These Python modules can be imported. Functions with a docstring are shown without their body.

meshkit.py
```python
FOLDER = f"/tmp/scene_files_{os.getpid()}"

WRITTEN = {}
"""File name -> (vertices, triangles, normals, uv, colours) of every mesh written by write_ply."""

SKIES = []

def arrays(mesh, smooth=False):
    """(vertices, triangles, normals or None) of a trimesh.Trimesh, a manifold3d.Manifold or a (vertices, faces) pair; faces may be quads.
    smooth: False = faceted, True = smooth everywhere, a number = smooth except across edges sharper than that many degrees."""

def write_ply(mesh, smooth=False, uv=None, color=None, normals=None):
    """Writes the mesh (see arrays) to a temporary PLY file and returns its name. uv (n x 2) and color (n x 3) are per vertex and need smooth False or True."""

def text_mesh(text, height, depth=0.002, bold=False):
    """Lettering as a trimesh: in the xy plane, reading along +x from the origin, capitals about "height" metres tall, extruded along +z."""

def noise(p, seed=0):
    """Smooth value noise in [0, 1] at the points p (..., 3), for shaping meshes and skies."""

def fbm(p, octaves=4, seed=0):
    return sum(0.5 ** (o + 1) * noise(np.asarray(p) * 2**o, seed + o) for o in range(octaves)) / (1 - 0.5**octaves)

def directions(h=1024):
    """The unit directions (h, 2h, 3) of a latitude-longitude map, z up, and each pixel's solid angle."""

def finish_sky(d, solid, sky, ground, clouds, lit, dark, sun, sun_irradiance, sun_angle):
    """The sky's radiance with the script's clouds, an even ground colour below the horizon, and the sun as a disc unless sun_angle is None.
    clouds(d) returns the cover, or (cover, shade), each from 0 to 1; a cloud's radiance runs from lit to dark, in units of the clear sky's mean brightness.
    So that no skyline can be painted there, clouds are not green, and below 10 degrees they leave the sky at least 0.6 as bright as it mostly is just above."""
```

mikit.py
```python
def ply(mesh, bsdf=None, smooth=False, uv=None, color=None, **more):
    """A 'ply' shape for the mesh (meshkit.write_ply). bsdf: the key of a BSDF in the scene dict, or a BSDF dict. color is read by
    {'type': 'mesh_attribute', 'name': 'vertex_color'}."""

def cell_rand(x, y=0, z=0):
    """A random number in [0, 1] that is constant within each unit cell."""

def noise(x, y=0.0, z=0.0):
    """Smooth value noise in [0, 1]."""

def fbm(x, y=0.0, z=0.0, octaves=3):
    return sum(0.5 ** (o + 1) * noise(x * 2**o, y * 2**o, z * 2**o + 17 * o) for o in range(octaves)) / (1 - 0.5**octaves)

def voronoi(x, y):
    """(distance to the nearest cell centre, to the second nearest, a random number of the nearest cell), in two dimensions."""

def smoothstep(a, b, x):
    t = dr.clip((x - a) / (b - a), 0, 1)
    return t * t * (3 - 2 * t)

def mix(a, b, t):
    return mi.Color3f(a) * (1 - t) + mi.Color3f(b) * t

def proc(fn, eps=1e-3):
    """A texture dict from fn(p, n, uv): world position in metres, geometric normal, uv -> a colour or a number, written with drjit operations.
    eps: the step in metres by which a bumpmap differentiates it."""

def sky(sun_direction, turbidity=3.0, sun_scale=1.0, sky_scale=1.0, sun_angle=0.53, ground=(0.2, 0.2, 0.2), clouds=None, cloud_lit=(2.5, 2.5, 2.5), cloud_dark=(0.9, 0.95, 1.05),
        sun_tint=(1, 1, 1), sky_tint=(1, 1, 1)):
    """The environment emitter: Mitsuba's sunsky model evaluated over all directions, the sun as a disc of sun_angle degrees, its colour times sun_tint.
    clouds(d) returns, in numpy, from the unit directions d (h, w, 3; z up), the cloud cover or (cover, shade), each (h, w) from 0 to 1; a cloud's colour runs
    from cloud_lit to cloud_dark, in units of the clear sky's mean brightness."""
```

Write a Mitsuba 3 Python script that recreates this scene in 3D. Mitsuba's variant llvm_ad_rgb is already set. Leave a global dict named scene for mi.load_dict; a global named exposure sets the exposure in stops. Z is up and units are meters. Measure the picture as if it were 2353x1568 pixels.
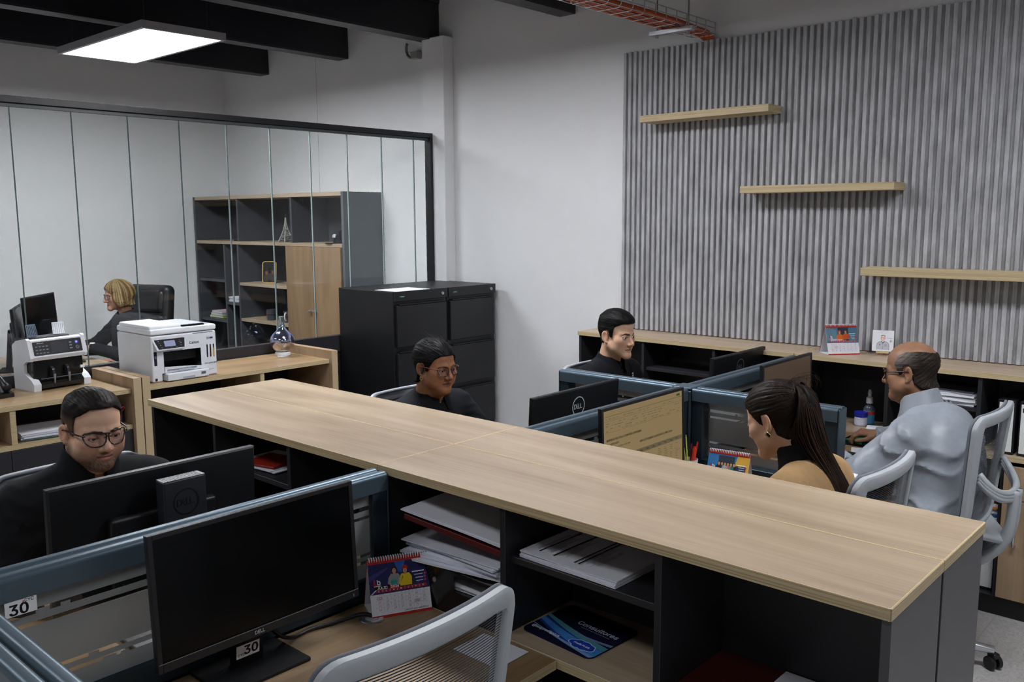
import math, random
import numpy as np, trimesh, manifold3d as m3, shapely
import shapely.geometry as sg
from shapely import affinity
import drjit as dr, mitsuba as mi
import mikit, meshkit
from mikit import proc, noise, fbm, mix, smoothstep, cell_rand
T = mi.ScalarTransform4f
PI = math.pi

# ------------------------------------------------------------------ camera, light, exposure
scene, labels, place = {}, {}, {}
CAM = np.array([3.318, -1.556, 1.794])
YAW, PITCH, ROLL, FPX = -0.7344, -0.1386, -0.0053, 2031.6
_f = np.array([math.sin(YAW)*math.cos(PITCH), math.cos(YAW)*math.cos(PITCH), math.sin(PITCH)])
_r = np.array([math.cos(YAW), -math.sin(YAW), 0.0]); _u = np.cross(_r, _f)
_up = -math.sin(ROLL)*_r + math.cos(ROLL)*_u
scene['camera'] = {'type': 'perspective', 'fov': math.degrees(2*math.atan(2353/2/FPX)), 'fov_axis': 'x',
                   'near_clip': 0.05, 'far_clip': 60.0,
                   'to_world': T().look_at(origin=CAM.tolist(), target=(CAM+_f).tolist(), up=_up.tolist())}
exposure = 2.1
LAMP_COL = (.965, .985, 1.03)
LAMPS = [  # x centre, y centre, radiance, shown in the photo
    (-2.35, 1.19, 8.6, True),
    (0.35, 1.19, 7.6, False),
    (3.05, 1.19, 6.0, False),
    (-2.35, -1.6, 4.0, False),
    (0.35, -1.6, 2.1, False),
    (3.05, -1.6, 1.6, False),
]
LAMP_Z = 2.88

# ------------------------------------------------------------------ colours and materials
def hexc(h):
    h = h.lstrip('#'); v = np.array([int(h[i:i+2], 16)/255 for i in (0, 2, 4)])
    return np.where(v <= 0.04045, v/12.92, ((v+0.055)/1.055)**2.4)
def col(c): return hexc(c) if isinstance(c, str) else np.asarray(c, float)
VC = {'type': 'mesh_attribute', 'name': 'vertex_color'}
def two(b): return {'type': 'twosided', 'bsdf': b}
def prin(base, rough=.5, **k):
    b = base if isinstance(base, dict) else {'type': 'rgb', 'value': [float(x) for x in col(base)]}
    return two({'type': 'principled', 'base_color': b, 'roughness': rough, **k})
scene['vc_matte'] = prin(VC, .75, specular=.35)
scene['vc_satin'] = prin(VC, .42, specular=.5)
scene['vc_gloss'] = prin(VC, .16, specular=.5, clearcoat=.4, clearcoat_gloss=.9)
scene['vc_metal'] = prin(VC, .28, metallic=.9)
scene['vc_alu'] = prin(VC, .36, metallic=.55, specular=.5)
scene['vc_skin'] = prin(VC, .43, specular=.32)
scene['vc_hair'] = prin(VC, .5, specular=.13)
scene['vc_cloth'] = prin(VC, .85, specular=.2, sheen=.25)
scene['mirror_glaze'] = prin('#b9b7d8', .08, metallic=.95)
scene['pane_glass'] = {'type': 'thindielectric', 'int_ior': 1.33, 'specular_transmittance': {'type': 'rgb', 'value': [.95, .985, .975]}}
scene['clear_glass'] = {'type': 'thindielectric', 'int_ior': 1.4}
scene['lens_glass'] = {'type': 'thindielectric', 'int_ior': 1.4, 'specular_transmittance': {'type': 'rgb', 'value': [.9, .88, .93]}}
scene['frost_film'] = {'type': 'principledthin', 'base_color': {'type': 'rgb', 'value': [.35, .375, .385]}, 'roughness': .45, 'diff_trans': .75, 'spec_trans': 0.3, 'eta': 1.35}
scene['smoke_plastic'] = {'type': 'thindielectric', 'int_ior': 1.45, 'specular_transmittance': {'type': 'rgb', 'value': [.55, .6, .66]}}

def wood_fn(axis, light, dark, scale=1.0):
    a, b = [float(x) for x in col(light)], [float(x) for x in col(dark)]
    def fn(p, n, uv):
        q = (p.x, p.y, p.z)
        l = q[axis]; o = [q[i] for i in range(3) if i != axis]
        s, t = o[0]*scale, o[1]*scale
        w = .05*dr.sin(l*2.3+s*5.)
        band = fbm(l*.9+3.1, (s+w)*13., (t+w)*13., 2)
        fine = noise(l*5., s*230., t*230.)
        mid = noise(l*2.2+9., (s+w)*48., (t+w)*48.)
        v = smoothstep(.25, .8, band)*.55 + mid*.22 + fine*.25
        return mix(a, b, dr.clip(v, 0, 1))
    return fn
scene['oak_x'] = prin(proc(wood_fn(0, '#b5a28a', '#937f68')), .33, specular=.45)
scene['oak_y'] = prin(proc(wood_fn(1, '#a28867', '#7e6548')), .36, specular=.45)
scene['oak_z'] = prin(proc(wood_fn(2, '#b0977a', '#8a7055')), .45, specular=.4)
scene['oak_dark'] = prin(proc(wood_fn(2, '#94795c', '#775f46')), .5, specular=.35)
def edge_fn(axis):
    a, b = [float(x) for x in col('#c2b08b')], [float(x) for x in col('#9a865f')]
    def fn(p, n, uv):
        l = (p.x, p.y, p.z)[axis]; o = p.y if axis == 0 else p.x
        v = noise(l*3., o*9., p.z*330.)
        return mix(a, b, dr.clip(v*v*1.15, 0, 1))
    return fn
scene['oak_edge_x'] = prin(proc(edge_fn(0)), .5)
scene['oak_edge_y'] = prin(proc(edge_fn(1)), .5)
def slat_fn(p, n, uv):
    st = noise(p.x*170., p.y*170., p.z*5.)
    bl = fbm(p.x*26.+3., p.y*26., p.z*9., 2)
    fi = noise(p.x*420., p.y*420., p.z*60.)
    v = .30*st + .5*bl + .2*fi
    return mix(mi.Color3f(.30, .30, .312), mi.Color3f(.505, .507, .525), smoothstep(.15, .85, v))
scene['slat_grey'] = prin(proc(slat_fn), .62, specular=.3)
def wall_fn(p, n, uv):
    v = noise(p.x*1.3, p.y*1.3, p.z*1.3)
    return mix(mi.Color3f(.71, .715, .72), mi.Color3f(.745, .75, .755), v)
scene['wall_paint'] = prin(proc(wall_fn), .55, specular=.25)
def floor_fn(p, n, uv):
    gx, gy = p.x/.6, p.y/.6
    fx, fy = gx-dr.floor(gx), gy-dr.floor(gy)
    joint = dr.maximum(smoothstep(.992, .998, dr.maximum(fx, 1-fx)), smoothstep(.992, .998, dr.maximum(fy, 1-fy)))
    sp = noise(p.x*260., p.y*260.)*.55 + noise(p.x*120.+5., p.y*120.)*.45
    c = mix(mi.Color3f(.36, .345, .335), mi.Color3f(.55, .535, .52), sp)
    return mix(c, mi.Color3f(.40, .385, .37), joint)
scene['floor_tile'] = prin(proc(floor_fn), .4, specular=.4)
def cloth_grey_fn(p, n, uv):
    return mix(mi.Color3f(.40, .425, .445), mi.Color3f(.47, .49, .51), noise(p.x*500., p.y*500., p.z*500.))

MATS = {}
def mat(fin, c): return (fin, col(c))

# ------------------------------------------------------------------ registry
def numbered(key):
    if key not in place and key not in scene: return key
    i = 1
    while f'{key}_{i:03d}' in place or f'{key}_{i:03d}' in scene: i += 1
    return f'{key}_{i:03d}'
def thing(name, label=None, cat=None, group=None, kind=None, tf=None):
    key = numbered(name); place[key] = np.eye(4) if tf is None else tf
    d = {}
    if label: d['label'] = label
    if cat: d['category'] = cat
    if group: d['group'] = group
    if kind: d['kind'] = kind
    labels[key] = d
    return key
def rootof(k): return k.split('__')[0]
def asmesh(m):
    if isinstance(m, (list,)): return trimesh.util.concatenate([asmesh(x) for x in m])
    if hasattr(m, 'to_mesh'):
        q = m.to_mesh(); return trimesh.Trimesh(q.vert_properties[:, :3], q.tri_verts, process=False)
    if isinstance(m, tuple):
        v, f = np.asarray(m[0], float), np.asarray(m[1], int)
        if f.shape[1] == 4: f = np.vstack([f[:, [0, 1, 2]], f[:, [0, 2, 3]]])
        return trimesh.Trimesh(v, f, process=False)
    return m
def add(parent, name, mesh, m, smooth=False, label=None, kind=None, color=None, tf=None, emit=None):
    """One entry of scene: a part of parent (or the parent itself when name is None)."""
    if name is None: key = parent
    else: key = numbered(f'{parent}__{name}')
    mesh = asmesh(mesh)
    if isinstance(m, tuple):
        bs, c = m
        if smooth is not False and smooth is not True:
            mesh = trimesh.graph.smooth_shade(mesh, angle=math.radians(smooth), facet_minarea=None); smooth = True
        cc = np.tile(np.asarray(c, float), (len(mesh.vertices), 1)) if color is None else color
        d = mikit.ply(mesh, bs, smooth=smooth, color=cc)
    else:
        d = mikit.ply(mesh, m, smooth=smooth)
    M = place.get(rootof(key), np.eye(4))
    if tf is not None: M = M @ tf
    if not np.allclose(M, np.eye(4)): d['to_world'] = T(M.tolist())
    if emit is not None: d['emitter'] = {'type': 'area', 'radiance': {'type': 'rgb', 'value': emit}}
    scene[key] = d
    if name is None: place.setdefault(key, np.eye(4))
    L = labels.setdefault(key, {}) if (label or kind) else None
    if label: L['label'] = label
    if kind: L['kind'] = kind
    return key
def single(name, mesh, m, label, cat, group=None, smooth=False, kind=None, tf=None, color=None):
    k = thing(name, label, cat, group, kind, tf)
    return add(k, None, mesh, m, smooth, color=color)
def struct(name, mesh, m, smooth=False, label=None):
    k = thing(name, label, None, None, 'structure'); return add(k, None, mesh, m, smooth)

# ------------------------------------------------------------------ transforms and meshes
def tr(x=0, y=0, z=0): M = np.eye(4); M[:3, 3] = (x, y, z); return M
def rot(ax, deg):
    a = math.radians(deg); c, s = math.cos(a), math.sin(a); M = np.eye(4)
    i, j = {'x': (1, 2), 'y': (2, 0), 'z': (0, 1)}[ax]
    M[i, i] = c; M[j, j] = c; M[i, j] = -s; M[j, i] = s
    return M
def mov(m, M): m = asmesh(m).copy(); m.apply_transform(M); return m
def box(x0, x1, y0, y1, z0, z1, b=0.0012):
    if x1 < x0: x0, x1 = x1, x0
    if y1 < y0: y0, y1 = y1, y0
    if z1 < z0: z0, z1 = z1, z0
    b = min(b, .45*min(x1-x0, y1-y0, z1-z0))
    if b <= 0:
        return trimesh.creation.box(bounds=[[x0, y0, z0], [x1, y1, z1]])
    pts = []
    for X, sx in ((x0, 1), (x1, -1)):
        for Y, sy in ((y0, 1), (y1, -1)):
            for Z, sz in ((z0, 1), (z1, -1)):
                pts += [(X, Y+sy*b, Z+sz*b), (X+sx*b, Y, Z+sz*b), (X+sx*b, Y+sy*b, Z)]
    return asmesh(m3.Manifold.hull_points(np.array(pts)))
def rbox(x0, x1, y0, y1, z0, z1, r, n=12):
    """Rounded box."""
    r = min(r, .49*min(x1-x0, y1-y0, z1-z0))
    s = m3.Manifold.sphere(r, n)
    return asmesh(m3.Manifold.batch_hull([s.translate((X, Y, Z)) for X in (x0+r, x1-r) for Y in (y0+r, y1-r) for Z in (z0+r, z1-r)]))
def poly_ext(poly, h):
    gs = getattr(poly, 'geoms', [poly])
    return trimesh.util.concatenate([trimesh.creation.extrude_polygon(g, h, engine='earcut') for g in gs])
def rrect(w, h, r, cx=0, cy=0, q=6):
    return sg.box(cx-w/2+r, cy-h/2+r, cx+w/2-r, cy+h/2-r).buffer(r, quad_segs=q)
def tube(pts, r, n=8, closed=False, caps=True):
    p = np.asarray(pts, float); N = len(p)
    t = np.gradient(p, axis=0) if not closed else np.roll(p, -1, 0)-np.roll(p, 1, 0)
    t /= np.linalg.norm(t, axis=1, keepdims=True)+1e-12
    a = np.cross(t[0], [0, 0, 1.0] if abs(t[0][2]) < .9 else [1.0, 0, 0]); a /= np.linalg.norm(a)
    A = []
    for i in range(N):
        a = a-t[i]*(a@t[i]); a /= np.linalg.norm(a)+1e-12; A.append(a)
    A = np.array(A); B = np.cross(t, A)
    ang = np.arange(n)*2*PI/n
    rr = np.broadcast_to(np.asarray(r, float), (N,))
    v = p[:, None]+rr[:, None, None]*(np.cos(ang)[None, :, None]*A[:, None]+np.sin(ang)[None, :, None]*B[:, None])
    v = v.reshape(-1, 3); f = []
    M = N if closed else N-1
    for i in range(M):
        i2 = (i+1) % N
        for j in range(n):
            j2 = (j+1) % n
            f += [(i*n+j, i*n+j2, i2*n+j2), (i*n+j, i2*n+j2, i2*n+j)]
    if caps and not closed:
        v = np.vstack([v, p[0], p[-1]]); c0, c1 = N*n, N*n+1
        for j in range(n):
            j2 = (j+1) % n
            f += [(c0, j2, j), (c1, (N-1)*n+j, (N-1)*n+j2)]
    m = trimesh.Trimesh(v, np.array(f)[:, ::-1], process=False)
    return m
def spline(pts, n=40):
    from scipy.interpolate import CubicSpline
    p = np.asarray(pts, float); d = np.r_[0, np.cumsum(np.linalg.norm(np.diff(p, axis=0), axis=1))]
    return CubicSpline(d, p)(np.linspace(0, d[-1], n))
def cyl(p0, p1, r, n=20, r1=None):
    return tube(np.array([p0, p1], float), np.array([r, r if r1 is None else r1]), n)
def lathe(prof, n=32):
    m = trimesh.creation.revolve(np.array(prof, float), sections=n); return m
def sweep_x(prof_yz, x0, x1):
    """Closed profile (y, z) drawn along x."""
    P = sg.Polygon(prof_yz); m = poly_ext(P, x1-x0)
    v = m.vertices.copy(); m.vertices = np.c_[v[:, 2]+x0, v[:, 0], v[:, 1]]; return m
def sweep_y(prof_xz, y0, y1):
    P = sg.Polygon(prof_xz); m = poly_ext(P, y1-y0)
    v = m.vertices.copy(); m.vertices = np.c_[v[:, 0], v[:, 2]+y0, v[:, 1]]; m.invert(); return m
def quad(p, u, v): 
    p, u, v = map(np.asarray, (p, u, v)); return trimesh.Trimesh([p, p+u, p+u+v, p+v], [[0, 1, 2], [0, 2, 3]], process=False)
_TX = {}
def text(s, h, depth=.0006, bold=True):
    k = (s, bold)
    if k not in _TX: _TX[k] = meshkit.text_mesh(s, 1.0, 1.0, bold)
    m = _TX[k].copy(); m.apply_transform(np.diag([h, h, depth, 1.0])); return m
def textc(s, h, depth=.0006, bold=True):
    m = text(s, h, depth, bold); b = m.bounds; m.apply_translation([-(b[0][0]+b[1][0])/2, -(b[0][1]+b[1][1])/2, 0]); return m
def frame(o, ex, ey):
    """Matrix taking the xy plane to the plane at o with axes ex, ey."""
    ex = np.asarray(ex, float); ex /= np.linalg.norm(ex); ey = np.asarray(ey, float); ey = ey-ex*(ex@ey); ey /= np.linalg.norm(ey)
    M = np.eye(4); M[:3, 0] = ex; M[:3, 1] = ey; M[:3, 2] = np.cross(ex, ey); M[:3, 3] = o; return M
rng = np.random.default_rng(7)

BLACK = mat('vc_satin', '#121316'); GRAPH = mat('vc_satin', '#232428'); GREYP = mat('vc_satin', '#4b494e')
WHITE = mat('vc_satin', '#e4e6ea'); PAPER = mat('vc_matte', '#dfe1e8'); CHROME = mat('vc_metal', '#c9ccd0')
RED = mat('vc_matte', '#b3211f')
# ------------------------------------------------------------------ the setting
XL, XR, YB, YF, ZC = -4.51, 5.4, 3.05, -4.2, 3.46
struct('floor', box(XL, XR, YF, YB, -.08, 0, 0), 'floor_tile')
struct('wall_back', box(XL-.15, XR+.15, YB, YB+.15, 0, ZC, 0), 'wall_paint')
struct('wall_left', box(XL-.15, XL, YF, YB, 0, ZC, 0), 'wall_paint')
struct('wall_front', box(XL-.15, XR+.15, YF-.15, YF, 0, ZC, 0), 'wall_paint')
struct('wall_right', box(XR, XR+.15, YF, YB, 0, ZC, 0), 'wall_paint')
# corrugated roof deck: ribs along x
prof = []
y = YF
while y < YB-.01:
    prof += [(y, ZC), (y+.10, ZC), (y+.125, ZC-.05), (y+.175, ZC-.05), (y+.2, ZC)]
    y += .2
prof = prof + [(YB, ZC), (YB, ZC+.08), (YF, ZC+.08)]
struct('ceiling', sweep_x(prof, XL, XR), mat('vc_matte', '#18181d'))
# pillar at the wall where the glass partition ends
struct('wall_pillar', box(-1.62, -1.395, YB-.10, YB-.001, 0, 3.08, .004), 'wall_paint')
# hairline joint of the wall boards in the office
add('wall_back', 'board_joint', box(-3.05, -3.047, YB-.0015, YB, 0, ZC, 0), mat('vc_matte', '#a6a8a6'))

# steel beams along y
def beam(x, w=.13, z0=3.07, h=.27):
    k = thing('ceiling_beam', 'black painted steel channel beam running under the dark roof deck to the white wall', 'beam', 'black ceiling beams')
    t = .012
    add(k, 'web', box(x-w/2, x-w/2+t, YF, YB-.004, z0+t, z0+h-t), mat('vc_satin', '#1b1b21'))
    add(k, 'web', box(x+w/2-t, x+w/2, YF, YB-.004, z0+t, z0+h-t), mat('vc_satin', '#1b1b21'))
    add(k, 'bottom_flange', box(x-w/2, x+w/2, YF, YB-.004, z0, z0+t), mat('vc_satin', '#2a292d'))
    add(k, 'top_flange', box(x-w/2-.01, x+w/2+.01, YF, YB-.004, z0+h-t, ZC-.051), mat('vc_satin', '#1b1b21'))
    return k
for i, x in enumerate((-3.81, -2.665, -1.60, -.345, .90, 2.12, 3.3, 4.5)):
    beam(x)
# ceiling led panels
def led_panel(xc, yc, rad, shown):
    k = thing('ceiling_led_panel', 'large white rectangular LED panel light glowing below the black beams over the glass office' if shown else
              'white rectangular LED panel light hanging below the black beams outside the view', 'ceiling light', None if shown else 'ceiling panels over the open office')
    a, b, t, fw = .60, .265, .045, .022
    z = LAMP_Z
    fr = mat('vc_satin', '#8f9094')
    for (x0, x1, y0, y1) in ((-a, a, -b, -b+fw), (-a, a, b-fw, b), (-a, -a+fw, -b+fw, b-fw), (a-fw, a, -b+fw, b-fw)):
        add(k, 'frame_side', box(xc+x0, xc+x1, yc+y0, yc+y1, z, z+t), fr)
    add(k, 'back_plate', box(xc-a+fw, xc+a-fw, yc-b+fw, yc+b-fw, z+t-.006, z+t), fr)
    dm = quad((xc-a+fw, yc-b+fw, z+.004), (0, 2*b-2*fw, 0), (2*a-2*fw, 0, 0))
    add(k, 'diffuser', dm, WHITE, emit=[rad*c for c in LAMP_COL])
    for sx in (-1, 1):
        for sy in (-1, 1):
            add(k, 'hanger', cyl((xc+sx*.5, yc+sy*.2, z+t), (xc+sx*.5, yc+sy*.2, ZC-.03), .002, 6), mat('vc_metal', '#6a6a6e'))
for l in LAMPS: led_panel(*l)
# loose cable loop under the deck
single('ceiling_cable', tube(spline([(-1.9, 2.2, 3.33), (-1.95, 1.95, 3.27), (-1.9, 1.7, 3.25), (-1.8, 1.62, 3.28), (-1.78, 1.7, 3.33), (-1.8, 1.95, 3.36)], 40), .006, 8), mat('vc_satin', '#55555a'),
       'loop of dark grey cable hanging between two black beams', 'cable', smooth=True)
# wall socket box with a short conduit
k = thing('junction_box', 'small grey junction box with a short bent conduit just under the third beam', 'junction box')
add(k, 'body', rbox(-1.80, -1.725, YB-.05, YB-.002, 2.965, 3.02, .006), mat('vc_satin', '#8d8d8a'))
add(k, 'conduit', tube(spline([(-1.80, YB-.025, 2.985), (-1.84, YB-.025, 2.99), (-1.865, YB-.025, 3.02), (-1.86, YB-.025, 3.09)], 16), .010, 10), mat('vc_satin', '#6e6e6c'), smooth=True)

# ------------------------------------------------------------------ glass partition of the office
GX = -1.55
k = thing('glass_partition', 'frameless glass office partition in a black frame with narrow vertical panes', 'glass partition')
fm = mat('vc_satin', '#0e0f13')
add(k, 'top_rail', box(GX-.03, GX+.03, -2.6, 2.955, 2.372, 2.405), fm)
add(k, 'top_channel', box(GX-.012, GX+.012, -2.6, 2.925, 2.352, 2.371), mat('vc_satin', '#3a4144'))
add(k, 'end_post', box(GX-.03, GX+.03, 2.925, 2.957, 0, 2.371), fm)
add(k, 'sill', box(GX-.03, GX+.02, -2.6, 2.924, .90, 1.012), mat('vc_satin', '#2c2b30'))
add(k, 'lower_panel', box(GX-.02, GX+.01, -2.6, 2.924, 0.0, .899), GRAPH)
DP, Y0 = .2966, .119
ys = [Y0+DP*i for i in range(-9, 10)]
ys = [v for v in ys if v > -2.6]
eds = [-2.6]+ys+[2.924]
for a, b in zip(eds[:-1], eds[1:]):
    p = add(k, 'pane', quad((GX, a+.0015, 1.013), (0, b-a-.003, 0), (0, 0, 2.352-1.013)), 'pane_glass')
    if b < 2.9: add(p, 'polished_edge', box(GX-.005, GX+.005, b-.0022, b+.0022, 1.013, 2.351, .001), mat('vc_gloss', '#4d5f60'))
    if b > 1.2 and b < 2.9:
        add(p, 'clear_seal', box(GX-.0055, GX+.0055, b-.0052, b-.0026, 1.013, 2.351, .001), mat('vc_gloss', '#8f9d9b'))

# ------------------------------------------------------------------ fluted wall panel and shelves
k = thing('slatted_wall_panel', 'tall wall cladding of narrow grey fluted slats behind the low cabinets', 'wall panel')
PX0, PX1, PZ0, PZ1 = .112, 3.3, 1.103, 2.777
add(k, 'backing_board', box(PX0, PX1, YB-.012, YB-.001, PZ0, PZ1, 0), 'slat_grey')
pit = .0365
i = 0
x = PX0
while x+pit < PX1:
    w = .0205
    dz = float(rng.uniform(-.003, .003))
    add(k, 'slat', box(x+.001, x+w, YB-.032, YB-.0125, PZ0+.001, PZ1+dz, .0015), 'slat_grey')
    x += pit; i += 1
def wall_shelf(x0, x1, z0, z1, lab):
    s = thing('wall_shelf', lab, 'shelf')
    add(s, 'board', box(x0, x1, YB-.187, YB-.033, z0, z1, .0015), 'oak_edge_x')
wall_shelf(.339, 1.14, 2.339, 2.378, 'pale wood floating shelf, topmost of the three on the grey slats')
wall_shelf(.99, 1.80, 1.918, 1.956, 'pale wood floating shelf, middle one of the three on the grey slats')
wall_shelf(1.659, 2.46, 1.500, 1.540, 'pale wood floating shelf, lowest of the three at the right photo edge')

# ------------------------------------------------------------------ cable tray
k = thing('cable_tray', 'wire basket cable tray hanging from rods above the grey slatted panel', 'cable tray')
TZ, TX0, TX1, TH = 2.80, .60, .745, .06
wire = mat('vc_metal', '#b4b6b8')
def w(p0, p1, name='wire'): return add(k, name, cyl(p0, p1, .0024, 6), wire)
for (x, z) in ((TX0, TZ+TH), (TX0, TZ+.03), (TX0, TZ), (TX0+.05, TZ-.002), (TX0+.1, TZ-.002), (TX1, TZ), (TX1, TZ+.03), (TX1, TZ+TH)):
    w((x, .0, z), (x, YB-.06, z), 'long_wire')
y = YB-.065
while y > .4:
    add(k, 'cross_wire', tube([(TX0-.003, y, TZ+TH), (TX0-.003, y, TZ+.01), (TX0+.01, y, TZ-.005), (TX1-.01, y, TZ-.005), (TX1+.003, y, TZ+.01), (TX1+.003, y, TZ+TH)], .0026, 6), mat('vc_metal', '#d8d8d8'))
    y -= .1
add(k, 'support_rail', box(TX0-.07, TX1+.05, YB-.395, YB-.355, TZ-.032, TZ-.008, .002), CHROME)
for xx in (TX0-.03, TX1+.02):
    add(k, 'threaded_rod', cyl((xx, YB-.375, TZ-.03), (xx, YB-.375, ZC-.03), .004, 8), wire)
    add(k, 'nut', cyl((xx, YB-.375, TZ-.045), (xx, YB-.375, TZ-.034), .009, 6), wire)
for j in range(7):
    x = TX0+.014+j*.0195
    z = TZ+.008+.008*(j % 3)
    pts = [(x, .0, z), (x+.003*math.sin(j), 1.0, z), (x, 2.0, z), (x, 2.75, z), (x+(.03-.008*j), 2.94, z-.002), (x+(.04-.010*j), YB-.042, z-.012), (x+(.042-.010*j), YB-.020, 2.7875)]
    single('orange_cable', tube(spline(pts, 60), .0085, 8), mat('vc_satin', '#b4522a'), 'orange data cable lying in the wire cable tray', 'cable', 'orange cables in the tray', smooth=True)
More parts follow.
